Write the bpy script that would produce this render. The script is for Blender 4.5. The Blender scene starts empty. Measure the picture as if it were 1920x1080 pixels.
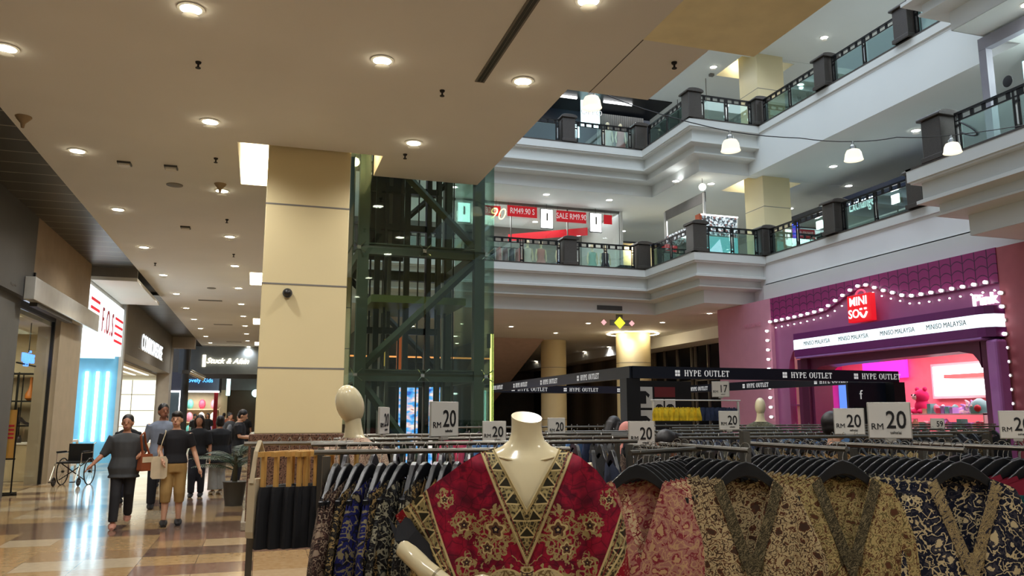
import bpy, bmesh, math, random
from mathutils import Vector, Matrix, noise
random.seed(7)
PI=math.pi; R=math.radians
S=bpy.context.scene
COL=S.collection
# ---------------------------------------------------------------- camera, world, exposure
cam=bpy.data.cameras.new('camera'); cam.sensor_width=36; cam.lens=36*1482/1920; cam.clip_end=300; cam.clip_start=.05
camo=bpy.data.objects.new('camera',cam); COL.objects.link(camo)
camo.location=(0,0,1.6); camo.rotation_euler=(R(90+9.116),0,R(-17.46)); S.camera=camo
W=bpy.data.worlds.new('world'); S.world=W; W.use_nodes=True
bg=W.node_tree.nodes['Background']; bg.inputs[0].default_value=(.72,.82,1,1); bg.inputs[1].default_value=.5
S.view_settings.view_transform='Standard'; S.view_settings.look='None'; S.view_settings.gamma=1
S.view_settings.use_curve_mapping=False; S.view_settings.exposure=0.3
cy=S.cycles; cy.max_bounces=8; cy.diffuse_bounces=4; cy.glossy_bounces=3; cy.transmission_bounces=4; cy.transparent_max_bounces=14
cy.sample_clamp_indirect=6; cy.caustics_reflective=False; cy.caustics_refractive=False

def area(loc,size,power,color,rot=(0,0,0),name='area_light'):
    l=bpy.data.lights.new(name,'AREA'); l.shape='RECTANGLE'; l.size,l.size_y=size; l.energy=power; l.color=color
    o=bpy.data.objects.new(name,l); COL.objects.link(o); o.location=loc; o.rotation_euler=rot; return o
# added cool fill light for the balconies, unseen high above the void
area((10,16,24),(9,22),2600,(.74,.86,1),name='atrium_roof_light')
# ---------------------------------------------------------------- node helpers
def lin(c):
    return tuple((v/12.92 if v<=.04045 else ((v+.055)/1.055)**2.4) for v in c[:3])+(1,)
def rgb(r,g,b): return lin((r/255,g/255,b/255))
class X:
    "a number or vector socket with arithmetic"
    def __init__(s,nt,k): s.nt=nt; s.k=k
    def m(s,op,*a,clamp=False):
        n=s.nt.nodes.new('ShaderNodeMath'); n.operation=op; n.use_clamp=clamp
        for i,v in enumerate((s,)+a):
            if isinstance(v,X): s.nt.links.new(v.k,n.inputs[i])
            else: n.inputs[i].default_value=v
        return X(s.nt,n.outputs[0])
    def __add__(s,o): return s.m('ADD',o)
    __radd__=__add__
    def __sub__(s,o): return s.m('SUBTRACT',o)
    def __rsub__(s,o): return s.m('MULTIPLY',-1.).m('ADD',o)
    def __mul__(s,o): return s.m('MULTIPLY',o)
    __rmul__=__mul__
    def __truediv__(s,o): return s.m('DIVIDE',o)
    def __gt__(s,o): return s.m('GREATER_THAN',o)
    def __lt__(s,o): return s.m('LESS_THAN',o)
    def abs(s): return s.m('ABSOLUTE')
    def sin(s): return s.m('SINE')
    def floor(s): return s.m('FLOOR')
    def fract(s): return s.m('FRACT')
    def near(s,c,w): return (s-c).abs()<w
    def min(s,o): return s.m('MINIMUM',o)
    def max(s,o): return s.m('MAXIMUM',o)
class NT:
    def __init__(s,name,rough=.5,metal=0,spec=.5):
        s.mat=bpy.data.materials.new(name); s.mat.use_nodes=True; s.t=s.mat.node_tree
        s.b=s.t.nodes['Principled BSDF']; s.b.inputs['Roughness'].default_value=rough; s.b.inputs['Metallic'].default_value=metal
        s.b.inputs['Specular IOR Level'].default_value=spec; s.out=s.t.nodes['Material Output']
    def n(s,t,**k):
        n=s.t.nodes.new('ShaderNode'+t)
        for a,v in k.items(): setattr(n,a,v)
        return n
    def coords(s,kind='Object'):
        c=s.n('TexCoord'); x=s.n('SeparateXYZ'); s.t.links.new(c.outputs[kind],x.inputs[0]); s.vec=c.outputs[kind]
        return tuple(X(s.t,x.outputs[i]) for i in range(3))
    def pos(s):
        c=s.n('NewGeometry'); x=s.n('SeparateXYZ'); s.t.links.new(c.outputs['Position'],x.inputs[0]); s.vec=c.outputs['Position']
        return tuple(X(s.t,x.outputs[i]) for i in range(3))
    def comb(s,*a):
        n=s.n('CombineXYZ')
        for i,v in enumerate(a):
            if isinstance(v,X): s.t.links.new(v.k,n.inputs[i])
            else: n.inputs[i].default_value=v
        return n.outputs[0]
    def tex(s,t,vec=None,scale=5,out=0,**k):
        n=s.n('Tex'+t)
        for a,v in k.items():
            if a in n.inputs: n.inputs[a].default_value=v
            else: setattr(n,a,v)
        if 'Scale' in n.inputs: n.inputs['Scale'].default_value=scale
        s.t.links.new(vec if vec is not None else s.vec,n.inputs['Vector'])
        return X(s.t,n.outputs[out])
    def noise(s,vec=None,scale=5,detail=3): return s.tex('Noise',vec,scale,Detail=detail)
    def voro(s,vec=None,scale=5,feature='F1',out='Distance',**k): return s.tex('Voronoi',vec,scale,out=out,feature=feature,**k)
    def white(s,vec): 
        n=s.n('TexWhiteNoise'); s.t.links.new(vec,n.inputs['Vector']); return X(s.t,n.outputs['Value'])
    def mix(s,f,a,b):
        n=s.n('Mix',data_type='RGBA')
        if isinstance(f,X): s.t.links.new(f.k,n.inputs[0])
        else: n.inputs[0].default_value=f
        for i,v in ((6,a),(7,b)):
            if isinstance(v,(tuple,list)): n.inputs[i].default_value=v
            else: s.t.links.new(v,n.inputs[i])
        return n.outputs[2]
    def ramp(s,f,stops,const=False):
        n=s.n('ValToRGB'); e=n.color_ramp; e.interpolation='CONSTANT' if const else 'LINEAR'
        while len(e.elements)<len(stops): e.elements.new(.5)
        for el,(p,c) in zip(e.elements,stops): el.position=p; el.color=c
        s.t.links.new(f.k,n.inputs[0]); return n.outputs[0]
    def col(s,c):
        if isinstance(c,(tuple,list)): s.b.inputs['Base Color'].default_value=c
        else: s.t.links.new(c,s.b.inputs['Base Color'])
        return s
    def bump(s,h,strength=.3,dist=.01):
        n=s.n('Bump'); n.inputs['Strength'].default_value=strength; n.inputs['Distance'].default_value=dist
        s.t.links.new(h.k,n.inputs['Height']); s.t.links.new(n.outputs[0],s.b.inputs['Normal']); return s
    def rough(s,x): s.t.links.new(x.k,s.b.inputs['Roughness']); return s
def flat(name,c,rough=.55,metal=0,emit=None,es=1,var=.06,spec=.5,scale=3):
    "painted / plain surface with a little procedural unevenness"
    m=NT(name,rough,metal,spec); m.coords()
    f=m.noise(scale=scale)
    d=tuple(v*(1-var) for v in c[:3])+(1,); l=tuple(min(1,v*(1+var)) for v in c[:3])+(1,)
    m.col(m.ramp(f,[(.3,d),(.7,l)]))
    if emit: m.b.inputs['Emission Color'].default_value=emit; m.b.inputs['Emission Strength'].default_value=es
    return m.mat
def lamp(name,c,st):
    m=NT(name); m.col(tuple(v*.5 for v in c[:3])+(1,)); m.b.inputs['Emission Color'].default_value=c; m.b.inputs['Emission Strength'].default_value=st
    m.coords(); n=m.noise(scale=2); x=n*.1+.95; 
    k=x*st; m.t.links.new(k.k,m.b.inputs['Emission Strength']); return m.mat
def glassm(name,tint,refl=.1,rough=.02,fr=.7):
    m=NT(name); t=m.t
    tr=m.n('BsdfTransparent'); tr.inputs[0].default_value=tint
    gl=m.n('BsdfGlossy'); gl.inputs['Roughness'].default_value=rough; gl.inputs[0].default_value=(.9,1,.97,1)
    lw=m.n('LayerWeight'); lw.inputs[0].default_value=.25
    f=X(t,lw.outputs[0])*fr+refl
    mx=m.n('MixShader'); t.links.new(f.m('MINIMUM',1.).k,mx.inputs[0]); t.links.new(tr.outputs[0],mx.inputs[1]); t.links.new(gl.outputs[0],mx.inputs[2])
    t.links.new(mx.outputs[0],m.out.inputs[0]); return m.mat
# ---------------------------------------------------------------- mesh helpers
class MB:
    def __init__(s): s.v=[]; s.f=[]; s.m=[]; s.mi=0
    def add(s,vs,fs):
        o=len(s.v); s.v+= [tuple(v) for v in vs]; s.f+=[tuple(i+o for i in f) for f in fs]; s.m+=[s.mi]*len(fs); return s
    def box(s,a,b,rz=0,c=None):
        x0,y0,z0=a; x1,y1,z1=b
        vs=[(x0,y0,z0),(x1,y0,z0),(x1,y1,z0),(x0,y1,z0),(x0,y0,z1),(x1,y0,z1),(x1,y1,z1),(x0,y1,z1)]
        if rz:
            cx,cy_=c or ((x0+x1)/2,(y0+y1)/2); q,w=math.cos(rz),math.sin(rz)
            vs=[(cx+(x-cx)*q-(y-cy_)*w,cy_+(x-cx)*w+(y-cy_)*q,z) for x,y,z in vs]
        return s.add(vs,[(3,2,1,0),(4,5,6,7),(0,1,5,4),(1,2,6,5),(2,3,7,6),(3,0,4,7)])
    def cb(s,c,d,rz=0): return s.box([c[i]-d[i]/2 for i in range(3)],[c[i]+d[i]/2 for i in range(3)],rz)
    def prism(s,pts,h,axis='y',off=0):
        "closed outline in the plane normal to axis, from off to off+h"
        def P(a,b,t): return {'y':(a,t,b),'x':(t,a,b),'z':(a,b,t)}[axis]
        n=len(pts); vs=[P(a,b,off) for a,b in pts]+[P(a,b,off+h) for a,b in pts]
        return s.add(vs,[tuple(range(n))[::-1],tuple(range(n,2*n))]+[(i,(i+1)%n,n+(i+1)%n,n+i) for i in range(n)])
    def rings(s,rs,cap=True,close=True):
        n=len(rs[0]); vs=[p for r in rs for p in r]; fs=[]
        for k in range(len(rs)-1):
            for i in range(n if close else n-1):
                j=(i+1)%n; fs.append((k*n+i,k*n+j,(k+1)*n+j,(k+1)*n+i))
        if cap: fs.append(tuple(range(n))[::-1]); fs.append(tuple(range((len(rs)-1)*n,len(rs)*n)))
        return s.add(vs,fs)
    def lathe(s,prof,c=(0,0,0),n=20,cap=True):
        return s.rings([[(c[0]+r*math.cos(2*PI*i/n),c[1]+r*math.sin(2*PI*i/n),c[2]+z) for i in range(n)] for r,z in prof],cap)
    def tube(s,path,r,n=8,cap=True,flat=(1,1)):
        "round tube along a path, r a number or one per point; flat squashes the section"
        P=[Vector(p) for p in path]; rs=[]; up=None
        for i,p in enumerate(P):
            t=(P[min(i+1,len(P)-1)]-P[max(i-1,0)]).normalized()
            if up is None:
                up=Vector((0,0,1)) if abs(t.z)<.9 else Vector((0,1,0))
            a=t.cross(up)
            if a.length<1e-4: a=t.cross(Vector((1,0,0)))
            a.normalize(); b=a.cross(t).normalized(); up=b
            rr=r[i] if isinstance(r,(list,tuple)) else r
            rs.append([p+a*(rr*flat[0]*math.cos(2*PI*k/n))+b*(rr*flat[1]*math.sin(2*PI*k/n)) for k in range(n)])
        return s.rings(rs,cap)
    def ell(s,c,r,n=12,m=8,rot=None):
        rs=[]
        for j in range(m+1):
            th=PI*(j+.02)/(m+.04); rs.append([Vector((r[0]*math.sin(th)*math.cos(2*PI*i/n),r[1]*math.sin(th)*math.sin(2*PI*i/n),-r[2]*math.cos(th))) for i in range(n)])
        if rot: rs=[[rot@p for p in q] for q in rs]
        return s.rings([[p+Vector(c) for p in q] for q in rs])
    def build(s,name,mat,parent=None,smooth=False,loc=None,rz=0,weld=False):
        me=bpy.data.meshes.new(name); me.from_pydata(s.v,[],s.f)
        for m in (mat if isinstance(mat,(list,tuple)) else [mat]): me.materials.append(m)
        for i,p in enumerate(me.polygons): p.material_index=s.m[i]
        bm=bmesh.new(); bm.from_mesh(me)
        if weld: bmesh.ops.remove_doubles(bm,verts=bm.verts,dist=1e-4)
        bmesh.ops.recalc_face_normals(bm,faces=bm.faces); bm.to_mesh(me); bm.free()
        if smooth:
            for p in me.polygons: p.use_smooth=True
            try: me.set_sharp_from_angle(angle=R(38))
            except Exception: pass
        o=bpy.data.objects.new(name,me); COL.objects.link(o)
        if parent: o.parent=parent
        if loc: o.location=loc
        if rz: o.rotation_euler=(0,0,rz)
        return o
def bevel(o,w=.01,seg=2):
    m=o.modifiers.new('bevel','BEVEL'); m.width=w; m.segments=seg; m.limit_method='ANGLE'; return o
def tag(o,label,cat,group=None,kind=None):
    o['label']=label; o['category']=cat
    if group: o['group']=group
    if kind: o['kind']=kind
    return o
def thing(name,label,cat,loc=(0,0,0),rz=0,group=None):
    o=bpy.data.objects.new(name,None); COL.objects.link(o); o.location=loc; o.rotation_euler=(0,0,rz); o.empty_display_size=.1
    return tag(o,label,cat,group)
def struct(o): o['kind']='structure'; return o
KIDS={}
def dup(root,loc,rz=0,label=None,group=None,scale=None,mats=None):
    r=root.copy(); COL.objects.link(r); r.location=loc; r.rotation_euler=(0,0,rz)
    if label: r['label']=label
    if group: r['group']=group
    if scale: r.scale=scale if isinstance(scale,tuple) else (scale,)*3
    def rec(a,b):
        for ch in a.children:
            c=ch.copy(); COL.objects.link(c); c.parent=b; rec(ch,c)
    rec(root,r); return r
_txt={}
def text(body,size,mat,parent=None,loc=(0,0,0),rot=(PI/2,0,0),ext=.004,bold=0,align='CENTER',shear=0,sx=1,name='lettering',space=1):
    cu=bpy.data.curves.new('t','FONT'); cu.body=body; cu.size=size; cu.extrude=ext; cu.offset=bold; cu.align_x=align; cu.align_y='CENTER'; cu.shear=shear
    cu.resolution_u=3; cu.space_character=space
    t=bpy.data.objects.new('t',cu); COL.objects.link(t); bpy.context.view_layer.update()
    me=bpy.data.meshes.new_from_object(t.evaluated_get(bpy.context.evaluated_depsgraph_get()))
    bpy.data.objects.remove(t); me.name=name; me.materials.clear(); me.materials.append(mat)
    o=bpy.data.objects.new(name,me); COL.objects.link(o); o.location=loc; o.rotation_euler=rot; o.scale=(sx,1,1)
    if parent: o.parent=parent
    return o
FX=(PI/2,0,-PI/2)   # lettering read by someone looking along +X
FL=(PI/2,0,PI/2)    # lettering on the left shop fronts, facing +X
def slab(x0,x1,y0,y1,z0,z1,holes=()):
    "box slab with rectangular through-holes"
    xs=sorted({x0,x1,*[v for h in holes for v in h[:2]]}); ys=sorted({y0,y1,*[v for h in holes for v in h[2:]]})
    m=MB(); inside=lambda i,j: any(h[0]<=(xs[i]+xs[i+1])/2<=h[1] and h[2]<=(ys[j]+ys[j+1])/2<=h[3] for h in holes)
    ok={(i,j) for i in range(len(xs)-1) for j in range(len(ys)-1) if not inside(i,j)}
    for i,j in ok:
        a,b,c,d=xs[i],xs[i+1],ys[j],ys[j+1]
        m.add([(a,c,z0),(b,c,z0),(b,d,z0),(a,d,z0)],[(3,2,1,0)]); m.add([(a,c,z1),(b,c,z1),(b,d,z1),(a,d,z1)],[(0,1,2,3)])
        for di,dj,p,q in ((-1,0,(a,d),(a,c)),(1,0,(b,c),(b,d)),(0,-1,(a,c),(b,c)),(0,1,(b,d),(a,d))):
            if (i+di,j+dj) not in ok: m.add([(*p,z0),(*q,z0),(*q,z1),(*p,z1)],[(0,1,2,3)])
    return m
# ---------------------------------------------------------------- materials
def mk_floor():
    m=NT('polished_tiles',.12,0,.38); x,y,z=m.pos()
    tx=(x/.6).floor(); ty=(y/.6).floor()
    # broad bands of dark and light tiles crossing the walkway, broken up tile by tile
    r1=m.white(m.comb(tx,ty,3.)); r2=m.white(m.comb((x/1.2).floor(),ty,9.)); r3=m.white(m.comb((x/2.4).floor(),(y/1.2).floor(),1.))
    pick=r2*.55+r3*.35+r1*.1
    c=m.ramp(pick,[(0,rgb(88,60,50)),(.27,rgb(158,126,84)),(.44,rgb(176,158,130)),(.56,rgb(146,114,78)),(.66,rgb(172,146,110)),(.76,rgb(112,78,64))],True)
    n=m.noise(m.comb(x,y,0.),14,5); c=m.mix((n-.35)*.5,c,rgb(225,205,170))
    gx=(x/.6).fract().near(.5,.4955); gy=(y/.6).fract().near(.5,.4955)
    c=m.mix(gx*gy,rgb(70,58,48),c); m.col(c)
    m.rough(m.noise(m.comb(x,y,0.),3,3)*.1+.07)
    return m.mat
def mk_granite():
    m=NT('red_brown_granite',.18); m.coords(); v=m.voro(scale=55,out='Color'); n=m.noise(scale=60,detail=5)
    m.col(m.ramp(n,[(.35,rgb(38,28,24)),(.48,rgb(98,70,56)),(.56,rgb(128,98,80)),(.66,rgb(62,46,40))])); return m.mat
def mk_slats():
    m=NT('dark_linear_slats',.35,.3); x,y,z=m.pos(); s=(y/.62).fract()<.05; k=m.white(m.comb((y/.62).floor(),0.,0.))
    m.col(m.mix(s,m.mix(k*.6,rgb(66,64,58),rgb(88,86,78)),rgb(172,168,150))); return m.mat
C={}
C['floor']=mk_floor(); C['granite']=mk_granite(); C['slats']=mk_slats()
C['ceil']=flat('ceiling_paint',rgb(230,230,228),.8,var=.03,scale=.6)
C['ceil_yellow']=flat('cream_yellow_paint',rgb(246,238,200),.8)
C['white']=flat('white_paint',rgb(222,222,216),.7,var=.03,scale=.7)
C['fascia']=flat('grey_white_fascia',rgb(214,216,210),.6,var=.03,scale=.5)
C['upceil']=flat('upper_ceiling_paint',rgb(222,226,222),.8,var=.02,scale=.5)
C['cream']=flat('cream_panel',rgb(222,206,160),.45,var=.03,scale=.8)
C['dgrey']=flat('dark_grey_paint',rgb(72,72,70),.5)
C['mgrey']=flat('mid_grey_paint',rgb(118,114,108),.6)
C['tan']=flat('tan_board',rgb(160,140,112),.6)
C['wood']=flat('pale_wood',rgb(196,176,140),.5)
C['black']=flat('black_paint',rgb(22,22,24),.4)
C['blackm']=flat('black_metal',rgb(26,25,24),.35,.5)
C['steel']=flat('olive_grey_steel',rgb(84,90,76),.4,.2)
C['dsteel']=flat('dark_steel',rgb(40,44,42),.4,.3)
C['chrome']=flat('chrome',rgb(205,205,200),.18,1.,var=.02)
C['rail']=flat('brushed_steel',rgb(112,108,100),.35,.85,var=.05)
C['stone']=flat('dark_brown_stone',rgb(66,60,54),.35,var=.2,scale=40)
C['hanger']=flat('black_plastic',rgb(20,22,26),.3)
C['mann']=flat('mannequin_cream',rgb(226,212,172),.16,var=.02)
C['signw']=flat('sign_card_white',rgb(226,222,212),.5,var=.02)
C['signg']=flat('clear_acrylic_frame',rgb(178,174,164),.2,var=.02)
C['ink']=flat('black_ink',rgb(24,22,24),.6)
C['navy']=flat('navy_board',rgb(20,26,40),.35)
C['pink']=flat('pink_paint',rgb(214,146,166),.6,var=.03)
C['mag']=flat('mauve_paint',rgb(150,60,116),.5,var=.04)
C['purple']=flat('purple_paint',rgb(120,44,112),.35,var=.05)
C['salmon']=flat('salmon_wall',rgb(240,150,150),.6)
C['hotpink']=flat('hot_pink_wall',rgb(226,60,150),.5)
C['red']=flat('red_board',rgb(176,24,34),.5)
C['wglow']=lamp('lit_white',(1,1,1,1),3.2)
C['warmglow']=lamp('warm_lamp',(1,.83,.52,1),14)
C['downlight']=lamp('downlight_face',(1,.92,.74,1),22)
C['coollight']=lamp('cool_downlight_face',(.93,.96,1,1),16)
C['cyan']=lamp('cyan_white_light',(.62,.96,1,1),2.4)
C['glass']=glassm('green_tint_glass',(.80,.88,.83,1),.03,.02,.45)
C['rglass']=glassm('balustrade_glass',(.80,.92,.9,1),.10)
C['clear']=glassm('clear_glass',(.95,.97,.96,1),.02,.02,.2)
# ================================================================ large structure
Z1=5.65
fl=MB().box((-14,-5,-.1),(26,75,0)).build('floor',C['floor']); struct(fl)
# near ceiling with coffers around the columns
holes=[(-.52,1.66,12.1,13.2)]+[(-.50,1.66,12.1+11.55*k,14.4+11.55*k) for k in (1,2,3)]
o=slab(-3.5,3.8,-4,8.8,Z1,7.3).build('ceiling',C['ceil']); struct(o)
m=slab(-3.5,3.5,8.8,13.2,Z1,7.3,[(-.52,1.66,12.1,13.2)]); o=m.build('ceiling',C['ceil']); struct(o)
m=slab(-3.5,1.16,13.2,62,Z1,7.3,[(-.52,1.16,13.2,14.4)]+[(-.5,1.16,a+11.55*k,b+11.55*k) for k in (1,2,3) for a,b in ((12.1,14.4),)]); o=m.build('ceiling',C['ceil']); struct(o)
struct(MB().box((-.52,12.1,6.35),(1.66,14.4,6.45)).build('ceiling',C['ceil']))
struct(slab(3.8,4.62,7.3,8.8,Z1,7.3).build('ceiling',C['ceil']))
struct(slab(3.8,5.2,-4,7.3,Z1,7.3).build('ceiling',C['ceil_yellow']))
struct(MB().box((3.795,7.3,Z1-.004),(3.805,8.8,Z1)).build('trim_1',C['dgrey']))
# linear slot diffuser
# dark slatted strip over the shop fronts
struct(slab(-4.7,-3.5,-4,24.2,Z1+.02,Z1+.12).build('ceiling',C['slats'])); struct(slab(-4.7,-3.5,29.4,45,Z1+.02,Z1+.12).build('ceiling',C['slats']))
struct(MB().box((-4.7,-4,Z1+.12),(-3.5,62,7.3)).build('ceiling',C['dgrey']))
struct(MB().box((-4.7,62,0),(21.5,62.3,Z1+1.7)).build('wall_back',C['mgrey']))
struct(MB().box((-14,-5.2,0),(26,-5,16)).build('wall_front',C['white']))
struct(MB().box((26,-5.2,0),(26.2,27,16)).build('wall_right',C['white']))
struct(MB().box((-14,62,0),(-4.7,62.3,Z1+1.7)).build('wall_back',C['mgrey']))
# ---- stepped balconies
PROF=[(0,7.35),(0,7.05),(.22,7.02),(.22,6.62),(.12,6.58),(.12,6.5),(.45,6.45),(.45,6.25),(.38,6.22),(.38,6.17),(.85,6.12),(.85,5.65)]
def sweep(path,prof,name,mat,dz=0):
    "path: (x,y,nx,ny) with nx,ny the inward miter of that corner"
    rs=[[(x+nx*s,y+ny*s,z+dz) for s,z in prof] for x,y,nx,ny in path]
    m=MB().rings(rs,cap=False,close=False); o=m.build(name,mat); return struct(o)
for k,dz in enumerate((0,5,10)):
    far=[(1.5,28.15,0,1),(14.45,28.15,1,1),(14.45,24.35,1,1),(17.6,24.35,0,1)]
    sweep(far,PROF,'trim_%d'%(k*3+2),C['fascia'],dz)
    right=[(17.4,24.5,1,0),(17.4,13.3,1,0)]
    sweep(right,[(0,7.35),(0,7.08),(.1,7.05),(.1,6.9),(.14,6.86),(.14,6.36),(.06,6.33),(.06,6.29),(-.05,6.27),(-.05,5.65)] if k==0 else
          [(0,7.35),(0,7.08),(.18,7.02),(.18,6.66),(.08,6.6),(.08,6.5),(.3,6.42),(.3,6.22),(.2,6.16),(.2,6.04),(.46,5.96),(.46,5.65)],'trim_%d'%(k*3+3),C['fascia'],dz)
    near=[(14.45,-4,1,0),(14.45,14.55,1,-1),(17.6,14.55,0,-1)]
    sweep(near,PROF,'trim_%d'%(k*3+4),C['fascia'],dz)
    # decks: top of the slab and its soffit
    cm=C['upceil'] if k else C['ceil']
    hole=[(17.5,19.9,24.9,27.2)]
    m=slab(15.32,30,29.02,62,5.65+dz,7.0+dz); o=m.build('ceiling',cm); struct(o)
    m=slab(1.5,15.32,29.02,62,5.65+dz,7.0+dz); o=m.build('ceiling',cm); struct(o)
    struct(slab(15.32,30,25.22,29.02,5.65+dz,7.0+dz,[(17.55,20.0,25.4,27.3)] if k else []).build('ceiling',cm))
    struct(slab(17.46,30,13.68,25.2,5.65+dz,7.0+dz,[]).build('ceiling',cm))
    struct(slab(15.32,30,-4,13.68,5.65+dz,7.0+dz).build('ceiling',cm))
    if k<2:
        struct(slab(14.5,30,28.2,62,7.0+dz,7.15+dz).build('floor',C['white'])); struct(slab(1.5,14.5,28.2,62,7.0+dz,7.15+dz).build('floor',C['white']))
        struct(slab(14.5,30,24.4,28.2,7.0+dz,7.15+dz).build('floor',C['white'])); struct(slab(17.45,30,14.5,24.4,7.0+dz,7.15+dz).build('floor',C['white'])); struct(slab(14.5,30,-4,14.5,7.0+dz,7.15+dz).build('floor',C['white']))
    if k: struct(MB().box((17.5,25.15,6.45+dz),(20.05,27.35,6.5+dz)).build('ceiling',C['ceil_yellow']))
# curb cap line
for dz in (0,5):
    m=MB()
    for a,b in (((1.5,28.14,7.33),(14.5,28.3,7.375)),((14.44,24.34,7.33),(14.6,28.3,7.375)),((14.44,24.34,7.33),(17.5,24.5,7.375)),((17.39,14.5,7.33),(17.55,24.5,7.375)),((14.44,14.4,7.33),(17.5,14.56,7.375)),((14.44,-4,7.33),(14.6,14.56,7.375))):
        m.box((a[0],a[1],a[2]+dz),(b[0],b[1],b[2]+dz))
    struct(m.build('trim_%d'%(11+int(dz)),C['stone']))
# outer walls of the upper floors
for dz in (0,5,10):
    struct(MB().box((23.4,-4,7.15+dz),(23.6,62,10.65+dz)).build('wall_right',C['white']))
    struct(MB().box((1.5,40,7.15+dz),(23.4,40.2,10.65+dz)).build('wall_back',C['white']))
    struct(MB().box((1.3,13.8,7.3+dz),(1.5,62,10.65+dz)).build('wall_left',C['white']))
# ground floor: dark glazed wall along the right, far wall
def vertbars(name,x,y0,y1,z0,z1,n,mat,pane,drape):
    pass
w=struct(MB().box((21.4,27,0),(21.6,62,Z1)).build('wall_right',C['black']))
for i,(a,b) in enumerate(((27.4,30.2),(30.5,33.3),(33.6,36.2),(36.5,39.5))):
    m=MB().box((21.36,a,.3),(21.4,b,Z1-.2)).build('window_%d'%(i+1),flat('night_glass',rgb(24,26,32),.08)); struct(m)
    f=MB()
    for yy in (a,b-.08,(a+b)/2): f.box((21.25,yy,0),(21.36,yy+.08,Z1))
    f.box((21.25,a,3.3),(21.36,b,3.36)); struct(f.build('window_frame',C['mgrey'],m))
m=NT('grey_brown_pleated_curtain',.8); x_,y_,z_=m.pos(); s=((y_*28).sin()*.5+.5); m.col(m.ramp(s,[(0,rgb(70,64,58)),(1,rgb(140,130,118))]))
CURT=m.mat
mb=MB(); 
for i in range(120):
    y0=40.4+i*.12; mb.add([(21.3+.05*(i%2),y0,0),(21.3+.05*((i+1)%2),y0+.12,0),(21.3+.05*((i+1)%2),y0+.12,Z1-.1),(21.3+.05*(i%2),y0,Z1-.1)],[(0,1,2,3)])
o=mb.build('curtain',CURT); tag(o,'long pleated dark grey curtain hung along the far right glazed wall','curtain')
# bulkhead beam over the glazed wall, with pinkish board
struct(MB().box((19.9,27.1,5.1),(21.4,62,Z1)).build('trim_9',C['ceil']))
# columns
def rcol(x,y,r,label,lit=True):
    t=thing('round_column',label,'column',(x,y,0))
    MB().lathe([(r,0),(r,Z1)],n=40).build('shaft',C['cream'],t,True)
    m=MB()
    for z in (1.35,2.75,4.15): m.lathe([(r+.004,z-.012),(r+.006,z),(r+.004,z+.012)],n=40,cap=False)
    m.build('panel_joint',C['mgrey'],t)
    if not lit: return t
    MB().lathe([(r+.45,Z1-.004),(r+.45,Z1-.02),(r+.36,Z1-.02),(r+.36,Z1-.004)],n=40,cap=False).build('cove_ring',C['warmglow'],t)
    l=bpy.data.lights.new('cove','POINT'); l.energy=22; l.color=(1,.85,.6); l.shadow_soft_size=.1
    for a in (3.6,4.9):
        lo=bpy.data.objects.new('cove_light',l); COL.objects.link(lo); lo.parent=t; lo.location=((r+.4)*math.cos(a),(r+.4)*math.sin(a),Z1-.2)
    return t
rcol(17.8,36.2,.86,'big round cream panelled column lit at its top, behind the shop beam corner')
rcol(15.3,41,.7,'round cream column left of the brighter one, farther back in the hall',False)
def sqcol(name,label,x0,y0,w,z0,z1,joints,base=None,lightz=None):
    t=thing(name,label,'column',(x0+w/2,y0+w/2,z0)); h=w/2
    bevel(MB().box((-h,-h,base or 0),(h,h,z1-z0)).build('shaft',C['cream'],t),.012)
    m=MB()
    for z in joints:
        for a,b in (((-h-.003,-h-.003),(h+.003,-h)),((-h-.003,h),(h+.003,h+.003)),((-h-.003,-h),(-h,h)),((h,-h),(h+.003,h))): m.box((a[0],a[1],z-z0-.012),(b[0],b[1],z-z0+.012))
    m.build('panel_joint',C['mgrey'],t)
    if base:
        bevel(MB().box((-h-.07,-h-.07,.1),(h+.07,h+.07,base)).build('granite_cladding',C['granite'],t),.015)
        bevel(MB().box((-h-.12,-h-.12,0),(h+.12,h+.12,.12)).build('plinth',flat('speckled_plinth',rgb(150,138,118),.3,var=.2,scale=60),t),.01)
    return t
col=sqcol('square_column','large square cream panelled column with granite base, nearest, left of the glass lift',-.07,12.13,1.24,0,6.35,[2.28,3.53,4.75],1.33)
cctv=thing('dome_camera','small black dome camera on the front of the near cream column','camera',(.3,12.13,3.39))
MB().lathe([(.055,0),(.07,.02),(.07,.05)],n=20).build('mount',C['dgrey'],cctv,True,loc=(0,0,0)).rotation_euler=(PI/2,0,0)
MB().ell((0,-.06,0),(.055,.055,.055)).build('lens_dome',C['black'],cctv,True)
for k in (1,2,3): sqcol('square_column','square cream column standing farther along the walkway behind the near one',-.07,12.13+11.6*k,1.24,0,6.35,[1.05,2.28,3.53,4.75],1.33)['group']='hidden walkway columns'
sqcol('square_column','square cream column on the first balcony floor beside the corner pier',17.92,25.0,1.22,7.15,11.45,[9.45]); sqcol('square_column','square cream column on the second balcony floor, yellow light at its top',17.92,25.0,1.22,12.15,16.45,[14.2])
def plight(loc,e,c=(1,.8,.45),r=.08,name='coffer_light',parent=None):
    l=bpy.data.lights.new(name,'POINT'); l.energy=e; l.color=c; l.shadow_soft_size=r
    o=bpy.data.objects.new(name,l); COL.objects.link(o); o.location=loc
    if parent: o.parent=parent
    return o
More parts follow.
